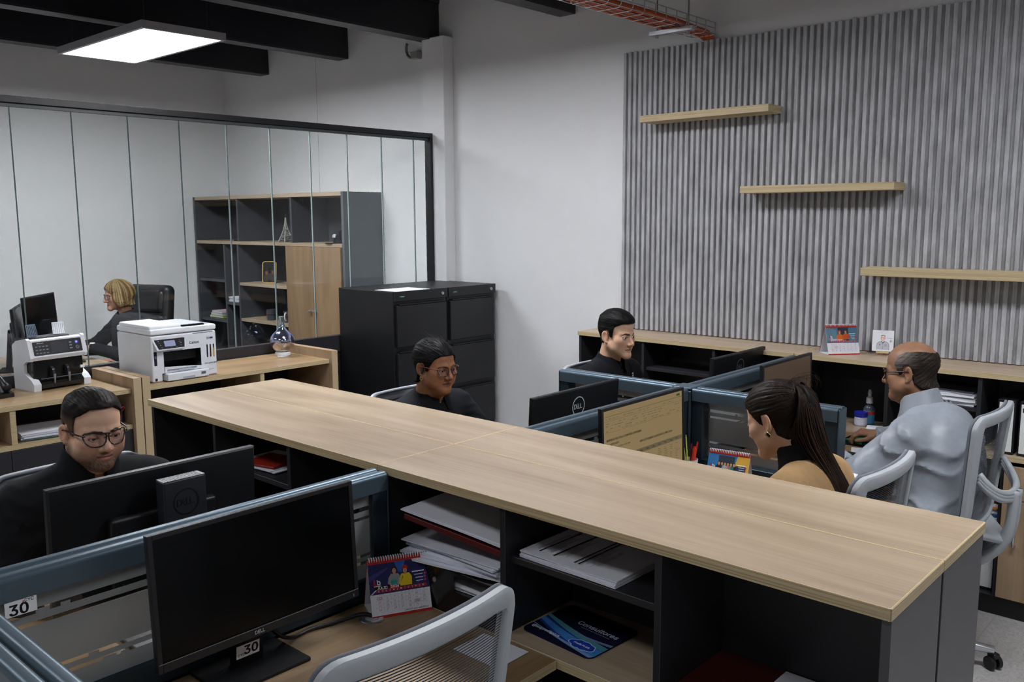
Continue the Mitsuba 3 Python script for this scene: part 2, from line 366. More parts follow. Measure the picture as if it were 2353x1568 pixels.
# ------------------------------------------------------------------ long counter: four shelf units with oak tops
HC, TT = 1.10, .024
def shelf_unit(name, label, cat, x0, x1, y0, y1, face, divs=(), shelves=(), endl=False, endr=False, group=None, low=True, base_oak=True, top=True):
    """Upper shelf unit open on its y side 'face' (-1 or +1), on a base; divs are x positions, shelves (xa, xb, z)."""
    k = thing(name, label, cat, group)
    yb = y1-.012 if face < 0 else y0
    yf0, yf1 = (y0+.012, y1-.013) if face < 0 else (y0+.013, y1-.012)
    tb = box(x0+.0006, x1-.0006, y0+.0006, y1-.0006, HC-TT+.0008, HC, .0005)
    if top:
        t = add(k, 'top', box(x0+.0006, x1-.0006, y0+.0012, y1-.0012, HC-TT, HC, .0012), 'oak_x')
        if face < 0: add(t, 'edge_band', box(x0+.001, x1-.001, y0-.0006, y0+.001, HC-TT+.0004, HC-.0006, .0003), 'oak_edge_x')
        else: add(t, 'edge_band', box(x0+.001, x1-.001, y1-.001, y1+.0006, HC-TT+.0004, HC-.0006, .0003), 'oak_edge_x')
        if endr: add(t, 'edge_band', box(x1-.0008, x1+.0012, y0+.0014, y1-.0014, HC-TT+.0004, HC-.0006, .0003), 'oak_edge_y')
        # pale lips of the edge tape seen along the joints
        lip = mat('vc_matte', '#c6b18a')
        for (ya, ybb) in ((y0+.0002, y0+.0022), (y1-.0022, y1-.0002)):
            add(t, 'edge_lip', box(x0+.001, x1-.001, ya, ybb, HC-.001, HC+.0004, 0), lip)
        for (xa, xb) in ((x0+.0002, x0+.0022), (x1-.0022, x1-.0002)):
            add(t, 'edge_lip', box(xa, xb, y0+.0024, y1-.0024, HC-.001, HC+.0004, 0), lip)
    side = GRAPH
    add(k, 'side_panel', box(x0+.002, x0+.02, y0+.012, y1-.001, 0, HC-TT-.0005), GREYP if endl else side)
    add(k, 'side_panel', box(x1-.02, x1-.002, y0+.012, y1-.001, 0, HC-TT-.0005), GREYP if endr else side)
    add(k, 'back_panel', box(x0+.021, x1-.021, yb, yb+.012, 0, HC-TT-.0005), side)
    b = add(k, 'base_board', box(x0+.021, x1-.021, yf0-(.011 if face < 0 else 0), yf1+(.011 if face > 0 else 0), .715, .739, .001), 'oak_x' if base_oak else side)
    if base_oak:
        ye = y0+.0006 if face < 0 else y1-.0006
        add(b, 'edge_band', box(x0+.021, x1-.021, ye-.0008, ye+.0006, .7155, .7385, .0003), 'oak_edge_x')
    for d in divs: add(k, 'divider', box(d-.009, d+.009, yf0, yf1, .7395, HC-TT-.0005), side)
    for (xa, xb, z) in shelves: add(k, 'shelf', box(xa, xb, yf0+(.02 if face < 0 else 0), yf1-(.02 if face > 0 else 0), z-.018, z), side)
    for d in list(divs)+[x0+.011, x1-.011]:
        pass
    return k
XM = 1.394
cu1 = shelf_unit('counter_shelf_unit', 'left front unit of the long wood topped counter, behind the bearded man', 'counter', 0, XM, 0, .303, -1, (.47, .93), ((.48, .92, .93),))
cu2 = shelf_unit('counter_shelf_unit', 'right front unit of the long wood topped counter, full of papers and a mouse pad', 'counter', XM, 2.818, 0, .303, -1, (1.866, 2.325), ((1.876, 2.315, .945),), endr=True)
cu3 = shelf_unit('counter_shelf_unit', 'left rear unit of the long wood topped counter, beside the seated woman in black', 'counter', 0, XM, .303, .606, 1, (.47, .93))
cu4 = shelf_unit('counter_shelf_unit', 'right rear unit of the long wood topped counter, beside the woman with a ponytail', 'counter', XM, 2.818, .303, .606, 1, (1.866, 2.325), endr=True)
# screws and cam caps
for (x, z) in ((.99, 1.04), (.052, 1.045), (1.44, 1.04), (1.9, 1.045)):
    pass
def cap(k, x, y, z, n): add(k, 'cam_cap', cyl((x, y, z), (x+n*.0015, y, z), .006, 12), mat('vc_metal', '#6c6c70'))
cap(cu1, .0202, .05, 1.045, 1); cap(cu1, .4795, .06, 1.04, 1); cap(cu2, 1.4142, .05, 1.05, 1); cap(cu2, 1.8755, .06, 1.045, 1); cap(cu2, 1.8755, .05, .80, 1)

# low cabinets along the back wall
WC = (2.722, 3.046)
bc1 = shelf_unit('wall_cabinet', 'low wood topped wall cabinet left of the wall panel, behind the young man', 'cabinet', 0, 1.395, WC[0], WC[1], -1, (.47, .93), ((.48, .92, .925), (.94, 1.374, .925)))
bc2 = shelf_unit('wall_cabinet', 'low wood topped wall cabinet behind the man in the grey jacket', 'cabinet', 1.397, 2.79, WC[0], WC[1], -1, (1.86, 2.265), ((1.87, 2.255, .93),))
bc3 = shelf_unit('wall_cabinet', 'low wood topped wall cabinet at the right edge of the photo', 'cabinet', 2.792, 3.3, WC[0], WC[1], -1)
fr = 'oak_z'
add(bc2, 'toe_board', box(1.42, 2.765, WC[0]+.002, WC[0]+.016, .001, .088), BLACK)
d = add(bc2, 'drawer', box(2.392, 2.765, WC[0]-.016, WC[0]-.001, .552, .70), fr)
d = add(bc2, 'door', box(2.392, 2.765, WC[0]-.016, WC[0]-.001, .092, .548), fr)
add(d, 'handle', tube(spline([(2.452, WC[0]-.017, .345), (2.452, WC[0]-.042, .350), (2.452, WC[0]-.044, .39), (2.452, WC[0]-.042, .43), (2.452, WC[0]-.017, .437)], 16), .006, 8), CHROME, smooth=True)
add(bc2, 'divider', box(2.374, 2.39, WC[0]+.001, WC[1]-.02, .09, .714), GRAPH)
add(bc2, 'shelf', box(2.276, 2.373, WC[0]+.02, WC[1]-.02, .405, .423), GRAPH)
add(bc2, 'bottom', box(2.276, 2.373, WC[0]+.005, WC[1]-.02, .07, .088), GRAPH)

# ------------------------------------------------------------------ desks
def desk(label, x0, x1, y0, y1, open_side):
    k = thing('office_desk', label, 'desk')
    t = add(k, 'worktop', box(x0, x1, y0, y1, .715, .739, .0012), 'oak_y')
    xe = x0 if open_side < 0 else x1
    add(t, 'edge_band', box(xe-.0012, xe+.0006, y0+.001, y1-.001, .7155, .7385, .0003), 'oak_edge_y')
    add(k, 'side_panel', box(x0+.04, x1-.04, y0+.004, y0+.022, 0, .7145), GRAPH)
    add(k, 'side_panel', box(x0+.04, x1-.04, y1-.022, y1-.004, 0, .7145), GRAPH)
    xm = x1-.06 if open_side < 0 else x0+.06
    add(k, 'modesty_panel', box(xm-.008, xm+.008, y0+.024, y1-.024, .28, .7145), GRAPH)
    return k
desk('wood desk of the empty foreground workstation under the black monitor', 1.452, 2.054, -1.012, -.0035, 1)
desk('wood desk of the bearded man behind the blue grey divider', .78, 1.374, -1.012, -.0035, -1)
desk('wood desk of the woman in black behind the long counter', .76, 1.374, .612, 1.59, -1)
desk('wood desk of the woman with a ponytail', 1.462, 2.077, .612, 1.59, 1)
desk('wood desk of the young man beside the wall cabinet', .76, 1.374, 1.688, 2.718, -1)
desk('wood desk of the man in the grey jacket', 1.462, 2.077, 1.688, 2.718, 1)

# ------------------------------------------------------------------ blue grey dividers with frosted glass
ALU = mat('vc_alu', '#536470'); ALUD = mat('vc_alu', '#2e3d48')
def divider(label, axis, c, a0, a1, z1=1.092, zb=.741, seed=0, pw=.05, ends=(1, 1)):
    """Divider standing on the desks along axis ('x' or 'y') centred on c, of two rails side by side."""
    k = thing('desk_divider', label, 'divider')
    R = np.random.default_rng(seed)
    def bx(u0, u1, v0, v1, z0, z1_, b=.0015):
        return box(u0, u1, c+v0, c+v1, z0, z1_, b) if axis == 'x' else box(c+v0, c+v1, u0, u1, z0, z1_, b)
    # the top: two bull-nosed rails and the groove between them
    for s in (-1, 1):
        prof = []
        v0, v1 = (.0025, .037) if s > 0 else (-.037, -.0025)
        rr = .0125
        pts = [(v0, z1-.052), (v1, z1-.052), (v1, z1-rr)]
        for q in range(1, 7):
            an = q*PI/12; pts.append((v1-rr+rr*math.cos(an), z1-rr+rr*math.sin(an)))
        for q in range(0, 7):
            an = PI/2+q*PI/12; pts.append((v0+rr+rr*math.cos(an), z1-rr+rr*math.sin(an)))
        pts = [(c+p, q) for p, q in pts]
        if s < 0: pass
        m = sweep_x(pts, a0+.001, a1-.001) if axis == 'x' else sweep_y(pts, a0+.001, a1-.001)
        m.fix_normals()
        add(k, 'top_rail', m, ALU, smooth=35)
    add(k, 'groove', bx(a0+.002, a1-.002, -.002, .002, z1-.05, z1-.012, 0), mat('vc_alu', '#20282d'))
    add(k, 'bottom_rail', bx(a0, a1, -.032, .032, zb, zb+.058), ALUD)
    for (u0, u1) in ((a0, a0+pw), (a1-.05, a1)):
        add(k, 'post', bx(u0, u1, -.032, .032, zb+.0585, z1-.0525), ALUD)
    for s in (1,):
        v = .016*s
        z0g, z1g = zb+.058, z1-.052
        def sheet(u0, u1, za, zb_, dv=0.0):
            if axis == 'x': return quad((u0, c+v+dv, za), (u1-u0, 0, 0), (0, 0, zb_-za))
            return quad((c+v+dv, u0, za), (0, u1-u0, 0), (0, 0, zb_-za))
        g = add(k, 'glass_sheet', sheet(a0+pw, a1-.05, z0g, z1g), 'clear_glass')
        # frosted bands; the clear stripes between them are broken up by flecks of film
        H = z1g-z0g
        cuts = [(.0, .17), (.205, .255), (.29, .70), (.735, .80), (.85, 1.0)]
        for (p0, p1) in cuts: add(g, 'frosted_band', sheet(a0+pw+.002, a1-.052, z0g+p0*H, z0g+p1*H, .0012*s), 'frost_film')
        fl = []
        for (p0, p1) in ((.17, .205), (.255, .29), (.70, .735), (.80, .85)):
            u = a0+.06
            while u < a1-.1:
                L = R.uniform(.006, .035)
                if R.random() < .33: fl.append(sheet(u, u+L, z0g+p0*H, z0g+(p0+(p1-p0)*R.uniform(.5, 1))*H, .0012*s))
                u += L+R.uniform(.004, .05)
        add(g, 'frosted_flecks', trimesh.util.concatenate(fl), 'frost_film', kind='stuff')
    if ends[0]: add(k, 'end_cap', bx(a0-.006, a0-.0004, -.036, .036, zb, z1-.004, .0025), mat('vc_alu', '#39464f'))
    if ends[1]: add(k, 'end_cap', bx(a1+.0004, a1+.006, -.036, .036, zb, z1-.004, .0025), mat('vc_alu', '#39464f'))
    return k
PC = 1.418
dv1 = divider('blue grey divider between the bearded man and the empty desk, bearing a 30 sticker', 'y', PC-.004, -1.044, -.012, seed=1, pw=.012)
dv2 = divider('blue grey divider at the bottom left corner of the photo', 'x', -1.085, 1.46, 2.09, seed=2)
dv3 = divider('blue grey divider between the woman in black and the woman with a ponytail', 'y', PC, .612, 1.594, seed=3, ends=(0, 0))
dv4 = divider('blue grey divider between the young man and the man in the grey jacket', 'y', PC, 1.686, 2.716, seed=4, ends=(0, 0))
dv5 = divider('blue grey divider in front of the young man', 'x', 1.64, .762, 1.372, seed=5, ends=(1, 0))
dv6 = divider('blue grey divider between the woman with a ponytail and the man in grey', 'x', 1.64, 1.464, 2.075, seed=6, ends=(0, 1))
k = thing('divider_post', 'square blue grey connecting post where four desk dividers meet', 'post')
add(k, 'post', box(PC-.043, PC+.043, 1.597, 1.683, .741, 1.084, .006), ALUD)
add(k, 'cap', rbox(PC-.045, PC+.045, 1.596, 1.684, 1.0845, 1.094, .004), ALU, smooth=30)

# ------------------------------------------------------------------ black filing cabinets
def filing(label, y0, y1):
    k = thing('filing_cabinet', label, 'filing cabinet')
    x0, x1, H = -1.515, -.935, 1.335
    bk = mat('vc_satin', '#101114')
    add(k, 'body', box(x0, x1-.022, y0, y1, .0, H-.002, .002), bk)
    add(k, 'top', box(x0, x1-.004, y0, y1, H-.0018, H, .0006), mat('vc_satin', '#17181b'))
    add(k, 'header', box(x1-.0215, x1-.002, y0+.002, y1-.002, H-.062, H-.0022, .002), bk)
    dh = .302
    for i in range(4):
        zt = H-.066-i*(dh+.004)
        d = add(k, 'drawer', box(x1-.0215, x1, y0+.016, y1-.016, zt-dh+.012, zt-.022, .003), mat('vc_satin', '#16171b'))
        add(d, 'pull_lip', box(x1-.0215, x1+.006, y0+.03, y1-.03, zt-.021, zt-.014, .001), bk)
    lk = add(k, 'lock', cyl((x1-.003, y1-.055, H-.032), (x1+.008, y1-.055, H-.032), .010, 16), CHROME, smooth=30)
    add(lk, 'keyhole', box(x1+.0081, x1+.009, y1-.0565, y1-.0535, H-.038, H-.026, 0), BLACK)
    p = add(k, 'name_plate', box(x1-.0019, x1+.0005, y0+.03, y0+.085, H-.038, H-.026, .0004), mat('vc_matte', '#1d3a34'))
    add(p, 'lettering', mov(textc('metalco', .006), frame((x1+.0006, y0+.058, H-.032), (0, 1, 0), (0, 0, 1))), mat('vc_matte', '#a8c4bb'))
filing('black four drawer filing cabinet with a white sheet on top, nearest the printer', 2.062, 2.523)
filing('black four drawer filing cabinet against the white wall', 2.528, 2.99)
single('paper_sheet', box(-1.16, -.945, 2.08, 2.37, 1.3355, 1.3365, 0), PAPER, 'white paper sheet lying on top of the black filing cabinet', 'paper', tf=None)

# ------------------------------------------------------------------ low credenza along the glass
def credenza(label, y0, y1, divs, rail_l, rail_r):
    k = thing('credenza', label, 'credenza')
    x0, x1, H = -1.515, -1.055, .95
    t = add(k, 'top', box(x0, x1, y0+.002, y1-.002, H-.025, H, .001), 'oak_y')
    add(t, 'edge_band', box(x1-.0006, x1+.0012, y0+.002, y1-.002, H-.0245, H-.0005, .0003), 'oak_edge_y')
    for (on, a, b) in ((rail_l, y0-.042, y0), (rail_r, y1, y1+.042)):
        if on: 
            p = add(k, 'end_panel', box(x0, x1+.025, a, b, 0, 1.003, .001), 'oak_z')
            add(p, 'edge_band', box(x1+.0245, x1+.0265, a+.001, b-.001, .002, 1.002, .0003), mat('vc_matte', '#b3a07f'))
    add(k, 'back_panel', box(x0, x0+.012, y0+.002, y1-.002, .0, H-.026), GRAPH)
    sh = add(k, 'shelf', box(x0+.0125, x1-.004, y0+.002, y1-.002, .74, .765), 'oak_y')
    add(sh, 'edge_band', box(x1-.0042, x1-.003, y0+.002, y1-.002, .7405, .7645, .0003), 'oak_edge_y')
    for d in divs: 
        q = add(k, 'divider', box(x0+.0125, x1-.004, d-.013, d+.013, .7655, H-.0255), 'oak_z')
        add(q, 'edge_band', box(x1-.0042, x1-.003, d-.0125, d+.0125, .766, H-.026, .0003), 'oak_edge_y')
    add(k, 'bottom', box(x0+.0125, x1-.02, y0+.002, y1-.002, .06, .08), GRAPH)
    n = max(1, round((y1-y0)/.55)); w = (y1-y0-.004)/n
    for i in range(n): add(k, 'door', box(x1-.02, x1-.004, y0+.003+i*w, y0+.001+(i+1)*w, .082, .738, .0015), mat('vc_satin', '#2b2b30'))
    return k
cr1 = credenza('wood topped credenza under the white printer and the glass wall', .502, 1.634, (1.17,), True, True)
cr2 = credenza('wood topped credenza under the cash counting machine at the left photo edge', -1.3, .414, (-.14, -.75), False, True)
# ------------------------------------------------------------------ flat print helper
def flat(polys, th=.0002):
    """[(polygon, colour, layer)] in the xy plane as one thin coloured mesh with its vertex colours."""
    ms, cs = [], []
    for g, c, l in polys:
        if hasattr(g, 'vertices'): m = g.copy()
        else: m = poly_ext(g, th)
        m.apply_translation([0, 0, l*th*1.2]); ms.append(m); cs.append(np.tile(col(c), (len(m.vertices), 1)))
    return trimesh.util.concatenate(ms), np.vstack(cs)
def fplate(parent, name, polys, M, fin='vc_matte', label=None):
    m, c = flat(polys); return add(parent, name, mov(m, M), (fin, col('#ffffff')), color=c, label=label)
def tx(s, h, x, y, bold=True, dx=0):
    m = text(s, h, .0002, bold); m.apply_translation([x, y, 0]); return m
def txc(s, h, x, y, bold=True):
    m = textc(s, h, .0002, bold); m.apply_translation([x, y, 0]); return m
def ell(cx, cy, a, b, q=10): return affinity.scale(sg.Point(cx, cy).buffer(1, quad_segs=q), a, b)

# ------------------------------------------------------------------ mesh back office chairs
def chair(label, x, y, az, lift=0.0, br=.35):
    k = thing('office_chair', label, 'chair', None, None, tr(x, y, 0) @ rot('z', az-90))
    LG = mat('vc_satin', '#a3a8ac'); DK = mat('vc_satin', '#4c4e54'); BL = mat('vc_satin', '#17181a')
    zb, zt = .60+lift, 1.075+lift
    def yb(xx, z):
        u = (z-zb)/(zt-zb)
        return -.235-.050*np.clip(u-.25, 0, 2)+.035*np.clip(.25-u, 0, 1)*2+.55*xx*xx
    trap = sg.Polygon([(-.150, zb+.045), (.150, zb+.045), (.188, zt-.05), (-.188, zt-.05)])
    out = trap.buffer(.05, quad_segs=8); inn = out.buffer(-.044)
    def ring(P, n=132):
        c = np.array(P.exterior.coords)[:-1]; i0 = np.argmin(np.abs(c[:, 0])+10*(c[:, 1] > (zb+zt)/2)); c = np.roll(c, -i0, 0); L = sg.LinearRing(c)
        return np.array([L.interpolate(t, normalized=True).coords[0] for t in np.arange(n)/n])
    O, I = ring(out), ring(inn)
    n = len(O); mid = (O+I)/2; sec = []
    for (f, d) in ((0, .004), (0, -.012), (.18, -.018), (.82, -.018), (1, -.012), (1, .004), (.85, .008), (.15, .008)):
        q = O*(1-f)+I*f; sec.append(np.c_[q[:, 0], yb(q[:, 0], q[:, 1])+d, q[:, 1]])
    V = np.array(sec).reshape(-1, 3); F = []
    for i in range(8):
        i2 = (i+1) % 8
        for j in range(n):
            j2 = (j+1) % n; F += [(i*n+j, i*n+j2, i2*n+j2), (i*n+j, i2*n+j2, i2*n+j)]
    m = trimesh.Trimesh(V, F, process=False); m.fix_normals()
    add(k, 'back_frame', m, LG, smooth=40)
    q = out.buffer(-.004); Q = ring(q)
    add(k, 'frame_piping', tube(np.c_[Q[:, 0], yb(Q[:, 0], Q[:, 1])+.0125, Q[:, 1]], .0055, 6, closed=True), mat('vc_cloth', '#6d7078'), smooth=True)
    rb, cc = [], []
    z = zb+.044
    i = 0
    while z < zt-.042:
        ln = inn.buffer(.006).intersection(sg.LineString([(-.4, z), (.4, z)]))
        if not ln.is_empty:
            x0, _, x1, _ = ln.bounds
            xs = np.linspace(x0, x1, 9); ys_ = yb(xs, z)-.004
            yy_ = ys_-(.0 if i % 2 else .004); hh_ = .0021 if i % 2 else .0024
            v = np.vstack([np.c_[xs, yy_, z+0*xs], np.c_[xs, yy_-.0004, z+hh_+0*xs]])
            f = [(j, j+1, 10+j) for j in range(8)]+[(j, 10+j, 9+j) for j in range(8)]
            rb.append(trimesh.Trimesh(v, f, process=False)); cc.append(np.tile(col('#b4b8bf') if i % 2 else col('#3c4046'), (18, 1)))
        z += .0030; i += 1
    for xv in np.linspace(-.17, .17, 60):
        pass
    m = trimesh.util.concatenate(rb)
    add(k, 'mesh_weave', m, ('vc_cloth', col('#8a8d92')), color=np.vstack(cc), kind='stuff')
    # lumbar bow behind the back, spine, seat, arms
    s = spline([(-.165, yb(.165, .80+lift)-.02, .83+lift), (-.13, -.30, .77+lift), (0, -.33, .745+lift), (.13, -.30, .77+lift), (.165, yb(.165, .80+lift)-.02, .83+lift)], 40)
    add(k, 'lumbar_bow', [mov(tube(s+np.array([0, 0, dz]), .013, 8), np.eye(4)) for dz in (0, .012, .024)], LG, smooth=True)
    sp = spline([(0, -.337, .775+lift), (0, -.335, .70+lift), (0, -.315, .58+lift), (0, -.22, .47+lift), (0, -.08, .435+lift)], 30)
    add(k, 'spine', [tube(sp+np.array([dx, 0, 0]), .020, 10) for dx in (-.018, .018)], LG, smooth=True)
    add(k, 'back_bracket', asmesh(m3.Manifold.batch_hull([m3.Manifold.sphere(.016, 12).translate(p) for p in ((-.12, yb(.12, zb)-.012, zb+.012), (.12, yb(.12, zb)-.012, zb+.012), (-.03, -.30, .58+lift), (.03, -.30, .58+lift))])), LG, smooth=30)
    add(k, 'seat_pan', rbox(-.235, .235, -.215, .235, .415+lift, .45+lift, .016), BL, smooth=30)
    cm = rbox(-.245, .245, -.225, .25, .448+lift, .505+lift, .027, 20); add(k, 'seat_cushion', cm, mat('vc_cloth', '#3d4046'), smooth=30)
    for sx in (-1, 1):
        add(k, 'arm_post', tube(spline([(sx*.21, -.10, .43+lift), (sx*.275, -.11, .45+lift), (sx*.285, -.115, .56+lift), (sx*.285, -.12, .665+lift)], 20), .019, 10), LG, smooth=True)
        add(k, 'arm_pad', mov(rbox(-.026, .026, -.17, .13, -.012, .014, .012), tr(sx*.285, .0, .68+lift)), LG, smooth=30)
    add(k, 'gas_column', cyl((0, 0, .10), (0, 0, .42+lift), .026, 20, .02), BL, smooth=30)
    add(k, 'hub', cyl((0, 0, .06), (0, 0, .13), .045, 20, .036), CHROME, smooth=30)
    for j in range(5):
        a = 2*PI*j/5+br; c_, s_ = math.cos(a), math.sin(a)
        add(k, 'base_leg', tube([(.03*c_, .03*s_, .10), (.18*c_, .18*s_, .092), (.30*c_, .30*s_, .078)], [.024, .02, .015], 10), CHROME, smooth=True)
        cs = add(k, 'caster', rbox(-.016, .016, -.02, .02, .045, .07, .008), BLACK, smooth=30, tf=tr(.30*c_, .30*s_, 0) @ rot('z', math.degrees(a)+40))
        for sx in (-1, 1):
            w = mov(lathe([(0, -.009), (.024, -.009), (.028, -.005), (.028, .005), (.024, .009), (0, .009)], 24), tr(sx*.017, 0, .0285) @ rot('y', 90))
            add(cs, 'wheel', w, mat('vc_satin', '#101012'), smooth=30, tf=tr(.30*c_, .30*s_, 0) @ rot('z', math.degrees(a)+40))
    return k
chair('empty grey mesh office chair in the foreground, turned to the black monitor', 1.955, -.555, 180, .012)
chair('grey mesh office chair behind the bearded man, only its top corner showing', .64, -.455, 0, -.06)
chair('grey mesh office chair behind the woman in black, its rim above the long counter', .50, 1.12, 0, -.06)
chair('grey mesh office chair behind the young man, its rim above the divider', .735, 2.205, 0, -.05)
chair('grey mesh office chair of the woman with a ponytail, its frame above the counter', 2.19, 1.07, 180, -.005)
chair('grey mesh office chair holding the man in the grey jacket', 2.235, 2.08, 180, .0, .035)

# ------------------------------------------------------------------ monitors
def ring_logo(k, M, R, s, c, rc=None):
    rc = rc or c
    g = add(k, 'logo', mov(poly_ext(sg.Point(0, 0).buffer(R, quad_segs=16).difference(sg.Point(0, 0).buffer(R*.90, quad_segs=16)), .0006), M), mat('vc_satin', rc))
    # the letters D, tilted E, L, L
    h = R*.50
    ls = []
    x = -R*.70
    for ch, dx, a in (('D', .37, 0), ('E', .30, 38), ('L', .30, 0), ('L', .3, 0)):
        m = textc(ch, h, .0006, False); m.apply_transform(rot('z', a)); m.apply_translation([x+R*.17, 0, 0]); ls.append(m); x += R*dx
    add(g, 'lettering', mov(trimesh.util.concatenate(ls), M), mat('vc_satin', c))
def monitor(label, x, y, az, zc, w, h, screen, stand='flat', tilt=3, emit=None, back_logo=None, chin=True, base=True, deskz=.739, slim=False, bd=.148):
    """Monitor whose screen faces the heading az."""
    k = thing('monitor', label, 'monitor', None, None, tr(x, y, 0) @ rot('z', az-90))
    Tm = tr(0, 0, zc) @ rot('x', tilt)
    bk = mat('vc_satin', '#111215'); z0, z1 = -h/2, h/2
    A = lambda nm, m, mt, **kw: add(k, nm, mov(m, Tm), mt, **kw)
    A('housing', asmesh(m3.Manifold.hull_points(np.array([(sx*(w/2), -.002, sz) for sx in (-1, 1) for sz in (z0, z1)]+[(sx*(w/2), -.012, sz) for sx in (-1, 1) for sz in (z0, z1)]+[(sx*(w/2-.006), -.017, sz) for sx in (-1, 1) for sz in (z0+.01, z1-.004)]))), mat('vc_satin', '#0e0f12'))
    if not slim: A('rear_cover', rbox(-w*.26, w*.26, -.046, -.015, z0+.03, z1-.10, .011), bk, smooth=30)
    bz = .011; cb = .020 if chin else .012
    b = [box(-w/2, -w/2+bz, -.0018, .004, z0, z1, .001), box(w/2-bz, w/2, -.0018, .004, z0, z1, .001), box(-w/2+bz, w/2-bz, -.0018, .004, z1-bz, z1, .001), box(-w/2+bz, w/2-bz, -.0018, .004, z0, z0+cb, .001)]
    for bb in b: A('bezel', bb, mat('vc_satin', '#17181c'))
    A('bezel_line', box(-w/2+.002, w/2-.002, .0042, .0047, z0+cb-.001, z0+cb+.0006, 0), mat('vc_satin', '#6a6b6e'))
    sm = quad((w/2-bz, .0012, z0+cb), (-(w-2*bz), 0, 0), (0, 0, h-bz-cb))
    A('screen', sm, screen, emit=emit)
    vents = trimesh.util.concatenate([box(xx, xx+.0022, -.0125, -.004, z1-.0004, z1+.0002, 0) for xx in np.arange(-w*.3, w*.3, .0052)])
    A('vent_slots', vents, BLACK)
    if back_logo:
        R, c, rc, zz = back_logo
        ring_logo(k, Tm @ frame((0, -.0176 if slim or zz > .05 else -.0466, zz), (1, 0, 0), (0, 0, 1)), R, 'DELL', c, rc)
    if base:
        if stand == 'column':
            add(k, 'stand_column', rbox(-.030, .084, -.100, -.056, deskz+.012, zc+h/2-.022, .006), mat('vc_satin', '#22242a'), smooth=30)
            add(k, 'column_vents', trimesh.util.concatenate([box(xx, xx+.0035, -.096, -.060, zc+h/2-.0221, zc+h/2-.0215, 0) for xx in np.arange(-.023, .075, .0066)]), mat('vc_satin', '#05060a'))
            add(k, 'column_top', box(-.028, .082, -.098, -.058, zc+h/2-.0226, zc+h/2-.0219, 0), mat('vc_satin', '#7d8084'))
            ring_logo(k, frame((.027, -.1004, zc+h/2-.082), (1, 0, 0), (0, 0, 1)), .034, 'DELL', '#0c0d10', '#0c0d10')
            add(k, 'mount', box(-.02, .07, -.057, -.04, zc-.05, zc+.05), bk)
            add(k, 'base', rbox(-.12, .12, -.14, .05, deskz+.0005, deskz+.012, .004), bk, smooth=30)
        else:
            add(k, 'stand_column', asmesh(m3.Manifold.hull_points(np.array([(sx*.035, yy, deskz+.008) for sx in (-1, 1) for yy in (-min(.105, bd-.02), -.075)]+[(sx*.032, yy, zc) for sx in (-1, 1) for yy in (-.075, -.045)]))), bk)
            add(k, 'base', rbox(-.115, .115, -bd, .008, deskz+.0005, deskz+.010, .003), mat('vc_matte', '#101114'), smooth=30)
    return k
scene['black_screen'] = prin('#050608', .22, specular=.25)
SCR = 'black_screen'
m1 = monitor('black monitor in front of the empty foreground chair, with a 30 sticker on its stand', 1.605, -.510, 0, 1.003, .522, .296, SCR, emit=None, tilt=3)
Tm = tr(0, 0, 1.003) @ rot('x', 3)
add(m1, 'logo', mov(textc('DELL', .0078, .0005), Tm @ frame((0.022, .0045, -.1375), (-1, 0, 0), (0, 0, 1))), mat('vc_satin', '#9fa1a4'))
add(m1, 'power_mark', mov(box(-.0006, .0006, 0, .007, 0, .0004, 0), Tm @ frame((-.244, .0045, -.1435), (-1, 0, 0), (0, 0, 1))), mat('vc_satin', '#9fa1a4'))
def sticker30(parent, M, order='30cyc'):
    P = [(sg.box(-.030, -.016, .030, .016), '#d9dbe0', 0)]
    if order == '30cyc': P += [(txc('30', .0215, -.0045, -.003), '#0b0b0c', 1), (txc('30', .0215, -.0035, -.003), '#0b0b0c', 1), (txc('CYC', .0062, .016, .0115), '#0b0b0c', 1), (sg.box(.0035, .009, .0065, .012), '#b01f1f', 1)]
    else: P += [(txc('30', .0215, .0075, .001), '#0b0b0c', 1), (txc('30', .0215, .0085, .001), '#0b0b0c', 1), (txc('CYC', .0062, -.017, -.008), '#0b0b0c', 1)]
    return fplate(parent, 'number_sticker', P, M, label='white sticker reading 30')
sticker30(m1, frame((.024, -.040, .805), (-1, 0, 0), (0, .10, 1)), 'cyc30')
monitor('black monitor seen from behind before the bearded man', 1.17, -.540, 180, 1.015, .545, .318, SCR, stand='column', back_logo=None, tilt=3)
monitor('black monitor seen from behind, with a pale ring logo, left of the middle divider', 1.215, 1.135, 180, .978, .545, .312, SCR, back_logo=(.039, '#b9bcc0', '#b9bcc0', .085), tilt=3)
monitor('black monitor seen from behind beside the wall cabinet, before the young man', 1.205, 2.475, 180, .962, .545, .312, SCR, back_logo=(.039, '#4e5258', '#5a5e64', .085), tilt=3)
m5 = monitor('monitor showing a tan accounting sheet before the woman with a ponytail', 1.572, 1.098, 0, .985, .53, .322, mat('vc_satin', '#1d1810'), emit=[.050, .0355, .0165], tilt=2, bd=.108)
m6 = monitor('monitor with a dim brown screen before the man in the grey jacket', 1.575, 2.275, 0, .985, .51, .318, mat('vc_satin', '#120e0a'), emit=[.013, .0085, .0058], tilt=2, bd=.108)
